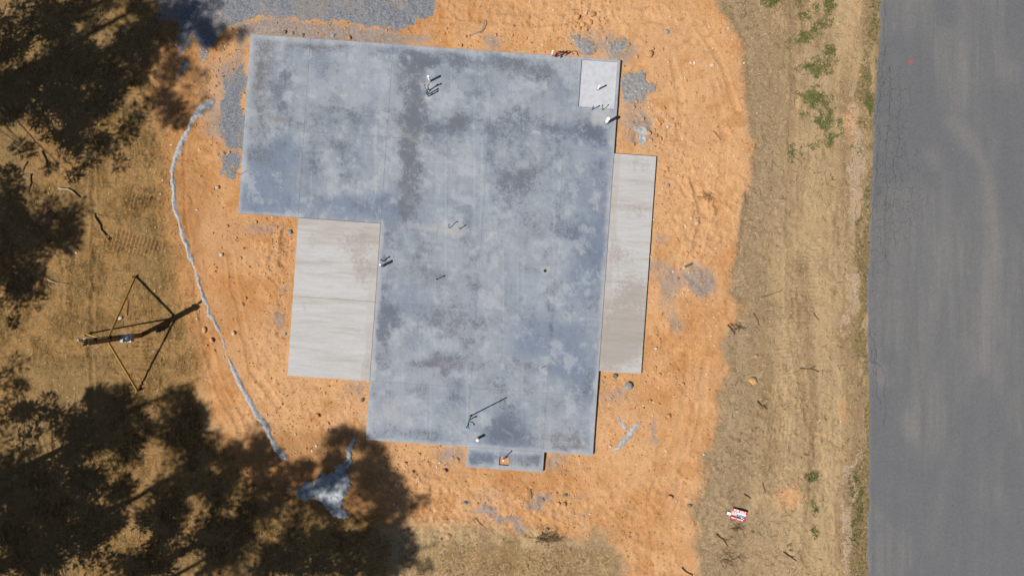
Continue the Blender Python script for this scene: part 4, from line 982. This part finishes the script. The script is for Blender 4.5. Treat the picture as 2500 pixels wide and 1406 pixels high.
# ------------------------------------------------------------------ sticks, roots, scraps
def wood_mat(name, c0, c1):
    n = NT(name)
    f = n.noise(20, 4, .7)
    n.color(n.mix(n.ramp(f, .3, .7), c0, c1)); n.bump(n.noise(60, 3), .4, .005)
    return n.m
M_STICK = wood_mat('weathered_stick', (.15, .095, .040), (.29, .20, .095)); M_DSTICK = wood_mat('dark_stick', (.075, .050, .030), (.15, .10, .055)); M_PSTICK = wood_mat('pale_stick', (.24, .185, .115), (.36, .285, .19))
def stick(a, b, w, mat, label, bow=.06, seed=0, name='stick', fork=False, group=None):
    r = random.Random(seed)
    A = Vector(gpx(*a)); B = Vector(gpx(*b)); L = (B - A).length
    n = max(4, int(L / .18)); side = Vector((-(B - A).y, (B - A).x, 0)).normalized()
    rad = w / PPM / 2 * .72; pts = []
    bw = r.uniform(-bow, bow) * L
    for i in range(n + 1):
        t = i / n; p = A.lerp(B, t) + side * (bw * math.sin(math.pi * t) + r.gauss(0, rad * .5))
        p.z = gz(p.x, p.y) + rad * 1.1 + .012
        pts.append(p)
    bm = bmesh.new()
    tube_geo(bm, pts, [rad * (1.05 - .5 * i / n) for i in range(n + 1)], 6)
    if fork:
        m = pts[len(pts) // 2]; e = m + (B - A) * .3 + side * L * .22
        tube_geo(bm, [m, (m + e) / 2 + Vector((0, 0, .02)), e + Vector((0, 0, .02))], [rad * .6, rad * .5, rad * .2], 5)
    return tag(link(name, bm_mesh(name, bm, True), mat), label, 'stick', group)
stick((232, 522), (269, 590), 8, M_STICK, 'thick brown broken branch lying on brown soil above the pole', .03, 1, 'fallen_branch')
stick((147, 461), (198, 482), 8, M_PSTICK, 'thick greyish branch at the edge of the left tree shadow', .1, 2, 'fallen_branch')
stick((240, 524), (266, 529), 3, M_STICK, 'short thin twig above the broken brown branch', .1, 3)
stick((121, 683), (170, 692), 5, M_PSTICK, 'pale curved stick left of the pole braces', .15, 4)
stick((80, 425), (72, 470), 5, M_DSTICK, 'dark curved stick in the left tree shadow gap', .2, 5)
stick((105, 370), (118, 425), 5, M_DSTICK, 'dark bent stick above the left shadow, upper part', .15, 6)
stick((70, 395), (58, 425), 4, M_DSTICK, 'short dark curved twig near the left picture edge', .3, 7)
stick((282, 700), (310, 692), 3, M_STICK, 'thin twig just above the upper pole brace', .2, 8)
stick((311, 770), (313, 735), 3, M_STICK, 'thin upright twig between the upper brace and its shadow', .1, 9)
stick((1776, 792), (1794, 816), 5, M_DSTICK, 'dark stick at the notch of the clay edge, right of the porch', .06, 11)
stick((1800, 795), (1822, 801), 3, M_DSTICK, 'thin dark twig right of the clay notch', .2, 12)
stick((1816, 1204), (1833, 1215), 4, M_DSTICK, 'dark twig on thatch above the sign', .05, 13)
stick((1861, 1176), (1867, 1200), 3.5, M_DSTICK, 'dark upright twig on grass above right of the sign', .05, 14)
stick((1952, 900), (1998, 909), 4, M_DSTICK, 'long forked twig on the dry grass strip', .08, 15, fork=True)
stick((1986, 764), (2000, 783), 3, M_DSTICK, 'thin slanting twig on upper part of the dry grass strip', .05, 16)
stick((1994, 1103), (2006, 1076), 4, M_PSTICK, 'pale straight stick on the dry grass strip near the road', .03, 17)
stick((1848, 979), (1872, 997), 5, M_DSTICK, 'dark crooked stick below the big orange rock on the grass', .15, 18, fork=True)
stick((1911, 1345), (1942, 1368), 4.5, M_DSTICK, 'dark forked stick near the bottom of the grass strip', .06, 19, fork=True)
stick((1748, 1302), (1776, 1331), 4, M_DSTICK, 'dark slanting stick below the sign', .06, 20, fork=True)
stick((1663, 1382), (1690, 1402), 4, M_DSTICK, 'dark stick at the bottom end of the clay edge', .08, 21)
stick((1900, 1356), (1901, 1330), 2.5, M_PSTICK, 'thin pale straw stalk near the bottom of the grass strip', .02, 22)
stick((2016, 855), (2019, 847), 3, M_PSTICK, 'short white splinter on grass close to the road', .1, 23)
stick((1838, 765), (1852, 795), 3, M_DSTICK, 'thin dark twig beside the upper dozer track on the verge', .25, 24)
stick((1858, 725), (1910, 708), 2.5, M_DSTICK, 'long thin curved twig at the top of the lower verge', .15, 25)
stick((1160, 1262), (1177, 1281), 3, M_DSTICK, 'thin dark twig on clay left below the slurry streaks', .05, 26)
stick((1296, 1192), (1297, 1215), 3.5, M_DSTICK, 'dark curved twig beside the slurry streak below the slab', .12, 27)
stick((1316, 1308), (1356, 1294), 3.5, M_STICK, 'light stick across the dark root clump below the slab', .02, 28)
stick((1740, 322), (1757, 343), 2.5, M_DSTICK, 'fine curved twig on smooth clay right of the rock pile', .15, 29)
bm = bmesh.new(); A = Vector(gpx(1671, 652, .03)); B = Vector(gpx(1688, 644, .05)); beam(bm, A, B, .09, .03, .004)
tag(link('wood_scrap', bm_mesh('wood_scrap', bm), M_DSTICK), 'dark flat scrap of wood on the gravelly clay right of the porch', 'wood scrap')

def root_clump(x, y, rx, ry, n, mat, label, seed):
    r = random.Random(seed); bm = bmesh.new()
    for k in range(n):
        a = r.uniform(0, 6.28); q = r.random() ** .7
        cx, cy = x + math.cos(a) * rx * q * .7, y + math.sin(a) * ry * q * .7
        ang = r.gauss(.15, .7); L = r.uniform(.35, 1.0) * rx
        p0 = Vector(gpx(cx - math.cos(ang) * L / 2, cy - math.sin(ang) * L / 2, .015)); p2 = Vector(gpx(cx + math.cos(ang) * L / 2, cy + math.sin(ang) * L / 2, .02))
        p1 = (p0 + p2) / 2 + Vector((r.gauss(0, .05), r.gauss(0, .05), r.uniform(.02, .16)))
        w = r.uniform(.004, .010)
        tube_geo(bm, bez(p0, p1, p2, 5), [w, w, w * .9, w * .7, w * .4], 5)
    return tag(link('root_clump', bm_mesh('root_clump', bm, True), mat), label, 'root clump')
root_clump(1722, 482, 28, 10, 22, M_STICK, 'tuft of dark roots sticking out of the clay right of the porch', 1)
root_clump(1343, 1312, 44, 16, 48, M_DSTICK, 'dark tangle of roots in a hollow at the lower edge of the clay', 2)
root_clump(1790, 1362, 34, 24, 22, M_DSTICK, 'loose tangle of dark twigs below the sign', 3)
root_clump(1795, 1285, 30, 16, 16, M_DSTICK, 'sparse dark twigs strewn just under the sign', 4)
root_clump(1800, 800, 26, 12, 14, M_DSTICK, 'sparse dark twigs at the clay notch on the verge', 5)

M_WIRE = simple('grey_cable', (.20, .21, .24), .5, .2)
bm = bmesh.new()
pts = [Vector(gpx(x, y, .02 + dz)) for x, y, dz in [(1146, 92, 0), (1156, 86, .01), (1166, 82, .03), (1174, 80, .05), (1180, 74, .08), (1183, 66, .10), (1183, 58, .12), (1180, 52, .14)]]
tube_geo(bm, pts, .016, 6)
tube_geo(bm, [Vector(gpx(1160, 80, .03)), Vector(gpx(1170, 82, .05)), Vector(gpx(1176, 84, .03))], .012, 6)
tag(link('loose_cable', bm_mesh('loose_cable', bm, True), M_WIRE), 'curved grey cable end sticking out of the clay above the slab', 'cable')

# ------------------------------------------------------------------ plumbing and wiring rising through the slab
M_PVC = simple('white_pvc', (.78, .79, .80), .4, .04, 8, .4); M_PEXR = simple('red_tube', (.42, .035, .045), .4, .15); M_PEXB = simple('blue_tube', (.030, .15, .38), .4, .15); M_BLK = simple('black_tube', (.022, .022, .026), .5, .2)
M_GREY = simple('grey_conduit', (.16, .18, .20), .5, .15); M_BROWN = simple('brown_cable', (.13, .035, .030), .5, .25); M_STEEL = simple('dull_steel', (.30, .29, .27), .5, .2, 20, .5, .3); M_YEL = simple('tan_wire', (.45, .30, .10), .5, .2)
def pvc(x, y, h, dia, label, z0=SLAB_Z, group=None, mat=None):
    """white pipe with a cap; x, y is the pixel of its foot"""
    root = tag(empty('vent_pipe', px(x, y, z0)), label, 'pipe', group)
    r = dia / 2
    bm = bmesh.new(); tube_geo(bm, [(0, 0, -.12), (0, 0, h - .05)], r, 14)
    link('pipe', bm_mesh('pipe', bm, True), mat or M_PVC, root)
    bm = bmesh.new(); tube_geo(bm, [(0, 0, h - .09), (0, 0, h - .085), (0, 0, h - .012), (0, 0, h)], [r * 1.02, r * 1.14, r * 1.14, r * 1.02], 14)
    link('cap', bm_mesh('cap', bm), mat or M_PVC, root)
    bm = bmesh.new(); tube_geo(bm, [(0, 0, -.02), (0, 0, .012)], [r * 1.7, r * 1.25], 14)
    link('collar', bm_mesh('collar', bm), M_JOINT, root)
    return root
pvc(1050, 199, .65, .085, 'white capped vent pipe beside the red and blue tubes, upper part of the slab')
pvc(1459.6, 219.5, .54, .065, 'thin white pipe standing in the pale recessed pad', SLAB_Z - .055)
pvc(1479.4, 301, .72, .125, 'thick white pipe below the recessed pad near the right slab edge')
pvc(1166.5, 1069.5, .40, .11, 'short white pipe near the bottom of the slab, below the tall rod')
pvc(934.6, 648, .60, .075, 'white pipe at the left slab edge beside the patio')
pvc(1347.5, 137, .58, .060, 'white pipe at the top slab edge next to brown cables')
pvc(1229, 1119, .34, .062, 'small white pipe rising out of the square hole in the slab bump', .15)
pvc(1322.7, 898, .31, .022, 'thin dark stub pipe on the lower right of the slab', SLAB_Z, None, M_BLK)
pvc(936.2, 651, .58, .034, 'thin dark pipe touching the white pipe beside the patio', SLAB_Z, None, M_GREY)

def tube(base, pts, rad, mat, label, z0=SLAB_Z, name='flexible_tube', capmat=None):
    """base pixel, then (dx, dy, z) offsets in metres from the base"""
    b = px(base[0], base[1], z0)
    root = tag(empty(name, b), label, 'tube')
    P = [Vector((0, 0, -.08)), Vector((0, 0, 0))] + [Vector(p) for p in pts]
    sm = []
    for i in range(len(P) - 1):
        p0, p1, p2, p3 = P[max(i - 1, 0)], P[i], P[i + 1], P[min(i + 2, len(P) - 1)]
        for t in (0, .25, .5, .75):
            sm.append(.5 * ((2 * p1) + (p2 - p0) * t + (2 * p0 - 5 * p1 + 4 * p2 - p3) * t * t + (3 * p1 - p0 - 3 * p2 + p3) * t ** 3))
    sm.append(P[-1])
    bm = bmesh.new(); tube_geo(bm, sm, rad, 8)
    link('hose', bm_mesh('hose', bm, True), mat, root)
    d = (sm[-1] - sm[-2]).normalized()
    bm = bmesh.new(); tube_geo(bm, [sm[-1] - d * .05, sm[-1] + d * .012], rad * 1.5, 8)
    link('end_cap', bm_mesh('end_cap', bm), capmat or mat, root)
    return root
tube((1044.5, 228), [(-.03, .05, .25), (-.05, .09, .5), (-.03, .14, .68)], .016, M_PEXR, 'bent red water tube in the bundle below the upper vent pipe')
tube((1046.5, 236), [(-.01, .0, .2), (-.03, .0, .45), (-.02, .02, .62)], .024, M_PEXB, 'blue capped water tube at the bottom of the bundle below the upper vent pipe', capmat=M_PEXB)
tube((1045.5, 231), [(0, .01, .2), (.02, .03, .45), (.05, .05, .55)], .022, M_PEXB, 'blue water tube in the middle of the bundle below the upper vent pipe')
tube((1048, 221), [(.0, .01, .2), (.0, .02, .45), (.06, .05, .66)], .024, M_GREY, 'dark grey tube at the top of the bundle below the upper vent pipe')
tube((1049.5, 231), [(.04, .0, .06), (.08, .02, .05)], .012, M_YEL, 'short tan wire at the foot of the tube bundle')
tube((1097.5, 556.5), [(-.01, .02, .2), (-.01, .09, .40), (.05, .10, .46)], .016, M_PEXB, 'blue bent tube on the joint in the middle of the slab')
tube((1123.5, 559), [(-.01, .02, .2), (-.02, .03, .36)], .018, M_BLK, 'black stub tube right of the blue one in the middle of the slab', capmat=M_GREY)
tube((1068.4, 681.6), [(0, 0, .2), (-.01, 0, .36), (.03, .0, .42)], .018, M_BLK, 'lone black stub tube left of the slab centre')
tube((1445, 268.8), [(0, .01, .2), (.01, .02, .42)], .020, M_PEXB, 'blue capped tube at the lower edge of the recessed pad')
tube((1471, 269.5), [(-.02, .03, .2), (-.05, .09, .42)], .014, M_BLK, 'thin black tube right of the blue one below the recessed pad')
tube((938.4, 637), [(-.04, .0, .15), (-.07, .02, .30), (-.05, .03, .42)], .022, M_BLK, 'black corrugated tube above the white pipe beside the patio')
tube((1147.6, 1023), [(0, -.01, .15), (.0, .0, .30), (.0, -.02, .40)], .024, M_GREY, 'dark grey tube at the foot of the tall rod')
tube((1144.8, 1030.6), [(0, -.04, .18), (.0, -.12, .30), (.02, -.20, .32)], .018, M_PEXB, 'blue drooping tube below the tall rod')
tube((1231, 1115), [(.0, .0, .2), (.01, .06, .36), (.05, .13, .48)], .016, M_PEXB, 'blue bent tube leaning out of the square hole in the slab bump', .15)
tube((1354, 139), [(.03, .02, .2), (.10, .06, .35), (.22, .10, .30)], .024, M_BROWN, 'reddish brown cable bending over the top slab edge next to the white pipe')
tube((1358, 140), [(.05, .03, .15), (.16, .10, .22), (.26, .06, .26)], .020, M_BROWN, 'second brown cable, in the middle of the cable bunch at the top slab edge')
tube((1370, 140), [(.04, .05, .2), (.16, .13, .34), (.36, .12, .30), (.48, .06, .16)], .014, M_BROWN, 'long thin brown cable arching right at the top slab edge')
tube((1368, 141), [(.03, .02, .1), (.06, .08, .22), (.14, .13, .26)], .022, M_BLK, 'black cable in the bunch at the top slab edge')
rod = tag(empty('tall_rod', px(1149, 1015, SLAB_Z)), 'tall thin upright metal rod with a long shadow near the bottom of the slab', 'rod')
bm = bmesh.new(); tube_geo(bm, [(0, 0, -.1), (.0, .0, 1.2), (-.005, .0, 2.26)], .024, 10); link('shaft', bm_mesh('shaft', bm, True), M_STEEL, rod)
bm = bmesh.new(); tube_geo(bm, [(-.005, 0, 2.255), (-.005, 0, 2.29)], .030, 10); link('cap', bm_mesh('cap', bm), M_BLK, rod)
bm = bmesh.new(); tube_geo(bm, [(0, 0, -.01), (0, 0, .05)], .045, 10); link('collar', bm_mesh('collar', bm), M_BLK, rod)
bm = bmesh.new(); b = Vector(px(590, 428, .05)); tube_geo(bm, [b - Vector((0, 0, .15)), b + Vector((0, 0, .3)), b + Vector((-.01, .0, .72))], .009, 6)
tag(link('steel_stake', bm_mesh('steel_stake', bm, True), M_BLK), 'thin dark steel stake upright at the left edge of the house slab', 'stake')
# clay in the square hole, drain
panel(HOLE[0] + .4, HOLE[1] - .4, HOLE[2] + .4, HOLE[3] - .4, .15, .02, None, rock_mat('hole_clay', (.42, .21, .085), (.56, .31, .14)), house, (), (0, 0, 0, 0), 4, 'hole_soil')
dr = tag(empty('floor_drain', px(1331, 661, SLAB_Z)), 'small dark open floor drain right of the slab centre', 'drain')
bm = bmesh.new()
seg = 16; prof = [(.050, -.18), (.050, .003), (.058, .006), (.080, .005), (.083, .0)]
rings = [[bm.verts.new((r * math.cos(2 * math.pi * k / seg), r * math.sin(2 * math.pi * k / seg), z)) for k in range(seg)] for r, z in prof]
for r0, r1 in zip(rings[:-1], rings[1:]):
    for k in range(seg): bm.faces.new((r0[k], r0[(k + 1) % seg], r1[(k + 1) % seg], r1[k]))
link('flange', bm_mesh('flange', bm, True), M_JOINT, dr)
bm = bmesh.new(); tube_geo(bm, [(0, 0, -.19), (0, 0, -.175)], .05, seg); link('drain_bottom', bm_mesh('drain_bottom', bm), M_BLK, dr)

# ------------------------------------------------------------------ temporary power pole
def lumber(name, c0, c1):
    n = NT(name)
    g = n.noise(6, 5, .7, .4, n.mapping((9, 9, .7)))
    n.color(n.mix(n.ramp(g, .3, .7), c0, c1)); n.bump(g, .3, .004); n.b.inputs['Roughness'].default_value = .75
    return n.m
M_LUM = lumber('yellow_pine', (.31, .185, .045), (.44, .28, .085)); M_POST = lumber('treated_post', (.14, .078, .028), (.235, .135, .050))
M_BOX = simple('grey_meter_box', (.26, .30, .35), .45, .08, 12, .4); M_GLASS = simple('meter_glass', (.50, .55, .60), .1, .05, 10, .8); M_LABEL = simple('white_label', (.72, .74, .76), .5, .04)
base = Vector(gpx(345, 818)); base.z -= .05
pole = tag(empty('power_pole', base), 'temporary wooden power pole with grey meter box, held by three braces', 'power pole')
TOP = 3.85; lean = Vector((-.02, -.04, 0))
bm = bmesh.new(); beam(bm, (0, 0, -.2), (lean.x, lean.y, TOP), .14, .14, .008); link('post', bm_mesh('post', bm), M_POST, pole)
bm = bmesh.new(); tube_geo(bm, [(.02, .10, 1.55), (.0, .10, 2.6), (-.015, .085, TOP + .05)], .026, 10); mast = link('conduit', bm_mesh('conduit', bm, True), M_GREY, pole)
bm = bmesh.new(); tube_geo(bm, [(-.015, .085, TOP + .03), (-.015, .085, TOP + .12), (.0, .11, TOP + .19), (.0, .17, TOP + .17)], [.05, .055, .05, .03], 10); link('weatherhead', bm_mesh('weatherhead', bm, True), M_STEEL, mast)
for z in (2.2, 3.1, 3.6):
    bm = bmesh.new(); beam(bm, (-.01, .005, z), (-.01, .005, z + .03), .19, .25, .004); link('strap', bm_mesh('strap', bm), M_STEEL if z > 3.5 else M_BLK, pole)
def bx(name, c, s, mat, parent, bev=.006, rz=0):
    bm = bmesh.new(); add_box(bm, s, Matrix.Translation(c) @ Matrix.Rotation(rz, 4, 'Z'), bev); return link(name, bm_mesh(name, bm), mat, parent)
mb = bx('meter_box', (.125, -.02, 1.45), (.12, .30, .42), M_BOX, pole)
bm = bmesh.new(); tube_geo(bm, [(.18, -.02, 1.50), (.235, -.02, 1.50), (.265, -.02, 1.50)], [.085, .085, .06], 16); link('meter_glass', bm_mesh('meter_glass', bm, True), M_GLASS, mb)
bx('meter_ring', (.192, -.02, 1.50), (.014, .20, .20), M_STEEL, mb, .004)
pb = bx('breaker_panel', (.135, -.02, 1.05), (.14, .30, .30), M_BOX, pole)
bx('panel_cover', (.213, -.02, 1.05), (.014, .25, .25), M_GREY, pb, .003)
bx('panel_lid', (.15, -.02, 1.215), (.20, .33, .018), M_LABEL, pb, .003)
bx('warning_label', (.15, -.178, 1.42), (.08, .012, .10), M_LABEL, mb, .002)
ATT = Vector((-.01, -.02, 2.25))
for (x, y) in [(333, 676), (337, 953), (216, 815)]:
    e = Vector(gpx(x, y, .03)) - base
    d = Vector((e.x, e.y, 0)).normalized()
    bm = bmesh.new(); beam(bm, ATT + d * .09, e + Vector((0, 0, .02)), .04, .09, .003)
    br = link('brace', bm_mesh('brace', bm), M_LUM, pole)
    bm = bmesh.new(); s = Vector((-d.y, d.x, 0)) * .05
    beam(bm, e + s - Vector((0, 0, .2)), e + s + Vector((0, 0, .22)), .04, .06, .003); link('ground_stake', bm_mesh('ground_stake', bm), M_LUM, br)
    for q in range(2):
        bm = bmesh.new(); p = ATT + d * .09 + Vector((0, 0, .02 - .05 * q)); tube_geo(bm, [p + d * .0 + s * .3, p + d * .0 + s * .62], .007, 6); link('bolt', bm_mesh('bolt', bm), M_STEEL, br)

# ------------------------------------------------------------------ the sign lying on the grass
M_RED = simple('sign_red', (.52, .018, .055), .35, .06, 6, .5); M_WHITE = simple('sign_white', (.78, .79, .80), .4, .03, 6, .4); M_NAVY = simple('sign_navy', (.022, .035, .075), .4, .08, 6, .4); M_PHOTO = simple('sign_photo_tone', (.50, .47, .36), .4, .15, 18, .4); M_PLUM = simple('sign_plum', (.14, .035, .09), .4, .15, 12, .4)
sc = Vector(gpx(1800.5, 1254.5)); SR = math.atan2(-10, 35)
sign = empty('sale_sign', (sc.x, sc.y, gz(sc.x, sc.y) + .10), 0)
sign.rotation_euler = (math.radians(12), 0, SR)
tag(sign, 'red and white for-sale sign lying face up on the dry grass', 'sign')
SW, SHT = .62, .45
board = bx('board', (0, 0, 0), (SW, SHT, .012), M_WHITE, sign, .002)
def flat(name, x0, x1, y0, y1, mat, z=.0085, parent=None):
    me = np_mesh(name, np.array([[x0, y0, z], [x1, y0, z], [x1, y1, z], [x0, y1, z]]), np.array([[0, 1, 2, 3]]))
    return link(name, me, mat, parent or sign)
flat('top_band', -.31, .31, .10, .225, M_RED); flat('bottom_band', -.31, .31, -.225, -.125, M_RED)
flat('left_edge_band', -.31, -.296, -.125, .10, M_RED); flat('right_edge_band', .296, .31, -.125, .10, M_RED)
flat('text_panel', -.06, .296, -.125, .03, M_NAVY)
ph = flat('portrait_panel', -.296, -.06, -.125, .10, M_PHOTO)
flat('portrait_lower', -.29, -.07, -.123, -.06, M_PLUM, .0105, ph)
def text(s, size, x, y, mat, w=None, z=.011, bold=.0):
    cu = bpy.data.curves.new('lettering', 'FONT'); cu.body = s; cu.size = size; cu.align_x = 'CENTER'; cu.align_y = 'CENTER'; cu.extrude = .0005; cu.offset = bold
    t = bpy.data.objects.new('lettering', cu); C.objects.link(t)
    bpy.context.view_layer.update()
    me = bpy.data.meshes.new_from_object(t.evaluated_get(bpy.context.evaluated_depsgraph_get()))
    bpy.data.objects.remove(t)
    if w:
        xs = [v.co.x for v in me.vertices]; k = w / (max(xs) - min(xs))
        for v in me.vertices: v.co.x *= k
    me.materials.clear(); me.materials.append(mat)
    o = bpy.data.objects.new('lettering', me); C.objects.link(o); o.parent = sign; o.location = (x, y, z)
    return o
text('FOR SALE', .135, 0, .162, M_WHITE, .50, .011, .004)
# small print too blurred to read: plain strokes of the same length
for (x0, x1, y) in [(-.03, .05, .000), (.07, .13, .000), (.15, .27, -.005), (-.03, .03, -.045), (.05, .20, -.05)]:
    flat('print_line', x0, x1, y - .008, y + .008, M_WHITE, .0105)
flat('print_block', .14, .20, -.112, -.082, M_WHITE, .0105); flat('print_block', .22, .28, -.112, -.082, M_WHITE, .0105)
for (x0, x1) in [(-.25, -.10), (-.07, -.03), (.0, .12), (.14, .25)]: flat('print_line', x0, x1, -.192, -.158, M_WHITE, .0105)
bx('rider_panel', (-.375, -.05, -.012), (.16, .12, .008), M_WHITE, sign, .002)
for sx in (-.22, .20):
    bm = bmesh.new(); tube_geo(bm, [(sx, .20, -.014), (sx, -.22, -.014), (sx + .0, -.62, -.06)], .007, 6); link('wire_leg', bm_mesh('wire_leg', bm, True), M_BLK, sign)
bm = bmesh.new(); tube_geo(bm, [(-.22, -.30, -.02), (.20, -.30, -.02)], .006, 6); link('wire_crossbar', bm_mesh('wire_crossbar', bm, True), M_BLK, sign)

# ------------------------------------------------------------------ pines beyond the frame that throw the shadows on the left
GRID = ['6799746995410', '6797978998740', '9589888867410', '99999865562', '97999865661', '6479956564', '324973731', '23357400', '5224300', '66740', '89960', '99970', '98610', '97200', '62000', '31000', '41000', '63000', '730012', '432389826400', '46679887881022', '765989978856610488830',
        '877969657878886598980', '9998966488878867678920'[:21], '999896457477866765674', '988698499488556567890', '888785498488688999991', '998556888777889999996']
M_BARK = wood_mat('pine_bark', (.070, .045, .030), (.15, .095, .060))
def needle_mat():
    n = NT('pine_needles')
    n.color(n.mix(n.ramp(n.island(), 0, 1, 0, 1, False), (.022, .045, .012), (.070, .095, .028)))
    n.b.inputs['Roughness'].default_value = .6
    return n.m
M_NEEDLE = needle_mat()
#      base px,       top height
TREES = [(-330, 368, 24.5, 'tall pine standing left of the picture, casting the far end of the upper left shadow'), (-190, 230, 19, 'pine left of the picture whose shadow reaches the top left corner gravel'), (-150, 331, 16.5, 'mid-sized pine left of the picture shading the upper left clay edge'),
         (-290, 775, 13.5, 'short pine left of the picture casting the lone shadow above the pole'), (-340, 1085, 11.5, 'smallest pine left of the picture with a faint shadow at the left edge'), (-130, 1235, 17, 'pine left of the picture whose shadow reaches the lower pole brace'), (-60, 1410, 18, 'pine outside the lower left corner casting the dense corner shadow'),
         (150, 1500, 20.5, 'tall pine below the picture casting the shadow over the concrete washout'), (330, 1700, 20.5, 'tall pine below the picture casting the rightmost shadow tip'), (0, 1620, 18.5, 'pine below the lower left corner of the picture'), (-380, 1340, 14, 'pine farthest left of the lower left corner'), (470, 1600, 14.5, 'lower pine below the picture beside the tall ones'), (-330, 120, 17, 'pine outside the upper left corner of the picture')]
K = COT * PPM
dpx = (SD[0], -SD[1])
clumps = [[] for _ in TREES]
def assign(sx, sy, dens):
    best = []
    for i, (bx_, by_, top, _) in enumerate(TREES):
        ax, ay = sx - bx_, sy - by_
        a = ax * dpx[0] + ay * dpx[1]; p = -ax * dpx[1] + ay * dpx[0]
        z = a / K
        if z < 5.5 or z > top: continue
        lim = 60 + 150 * min(1, (top - z) / 5.0)
        best.append((abs(p) / lim + rng.random() * .25, i, z))
    if not best: return
    best.sort()
    q, i, z = best[0]
    if q > 1.7: return
    r_ = rng.uniform(.20, .42) if dens > .5 else rng.uniform(.16, .32)
    dz = rng.normal(0, .45)
    zz = max(5.0, z + dz)
    X, Y, _ = px(sx, sy)
    clumps[i].append((X - SD[0] * COT * zz, Y - SD[1] * COT * zz, zz, r_))
for r in range(-3, 34):
    for c in range(-8, 24):
        if 0 <= r < 28 and c >= 0:
            row = GRID[r]
            d = int(row[c]) / 9 if c < len(row) else 0
        elif c < 0:
            rr = min(max(r, 0), 27); d = .75 * int(GRID[rr][0]) / 9
        elif r < 0:
            d = .7 * (int(GRID[0][c]) / 9 if c < len(GRID[0]) else 0)
        else:
            d = .8 * (int(GRID[27][c]) / 9 if c < len(GRID[27]) else 0)
        if d <= 0: continue
        nexp = 12.5 * d ** 1.3 if c >= 0 and 0 <= r < 28 else 4.0 * d
        for _ in range(int(nexp) + (rng.random() < nexp % 1)):
            sx_, sy_ = (c + rng.random()) * 50, (r + rng.random()) * 50
            q_ = float(fbm(np.array([sx_ * .89 - sy_ * .45]), np.array([(sx_ * .45 + sy_ * .89) * 1.5]), .027, 3, 601, .6)[0])
            if q_ > .21 + .37 * d and rng.random() < .93: continue
            assign(sx_, sy_, d)
def build_tree(i):
    bx_, by_, top, label = TREES[i]
    X, Y, _ = px(bx_, by_)
    g0 = gz(X, Y) - .1
    root = tag(empty('pine_tree', (X, Y, g0)), label, 'tree', 'pines around the site')
    cl = clumps[i]
    r = random.Random(900 + i)
    bm = bmesh.new()
    n = 10; rad = .07 + top * .007
    wob = [(r.gauss(0, .06), r.gauss(0, .06)) for _ in range(n + 1)]
    tp = [Vector((wob[k][0], wob[k][1], (top - .6) * k / n)) for k in range(n + 1)]
    tube_geo(bm, tp, [rad * (1.25 if k == 0 else 1) * (1 - .88 * k / n) for k in range(n + 1)], 9)
    link('trunk', bm_mesh('trunk', bm, True), M_BARK, root)
    bm = bmesh.new()
    for (cx, cy, cz, cr) in cl:
        c = Vector((cx - X, cy - Y, cz - g0)); hz = math.hypot(c.x, c.y)
        z0 = min(max(c.z - .35 * hz - .3, 2.0), top - 1.0)
        t = z0 / (top - .6) * n; k = min(int(t), n - 1); s = tp[k].lerp(tp[k + 1], t - k)
        m = s.lerp(c, .55) + Vector((r.gauss(0, .1), r.gauss(0, .1), -.10 * hz))
        w = .008 + .005 * hz
        tube_geo(bm, bez(s, m, c, 5), [w, w * .85, w * .7, w * .5, w * .25], 4, False)
    link('limbs', bm_mesh('limbs', bm, True), M_BARK, root)
    if not cl: return root
    A = np.array(cl) - np.array([X, Y, g0, 0])
    per = 85
    N = len(A) * per
    ctr = np.repeat(A[:, :3], per, 0); rr = np.repeat(A[:, 3], per)
    d = rng.normal(0, 1, (N, 3)); d /= np.linalg.norm(d, axis=1)[:, None]
    pos = ctr + d * (rr * rng.random(N) ** .45)[:, None] * np.array([1.15, 1.15, .75])
    dirn = d * .8 + rng.normal(0, .6, (N, 3)) + np.array([0, 0, .35]); dirn /= np.linalg.norm(dirn, axis=1)[:, None]
    L = rng.uniform(.16, .30, N)[:, None]; W = rng.uniform(.024, .050, N)[:, None]
    sd = np.cross(dirn, rng.normal(0, 1, (N, 3))); sd /= np.linalg.norm(sd, axis=1)[:, None] + 1e-9
    V = np.stack([pos, pos + dirn * L * .6 + sd * W, pos + dirn * L, pos + dirn * L * .6 - sd * W], 1).reshape(-1, 3)
    F = (np.array([[0, 1, 2, 3]]) + 4 * np.arange(N)[:, None])
    link('crown', np_mesh('crown', V, F), M_NEEDLE, root)
    return root
for i in range(len(TREES)):
    build_tree(i)
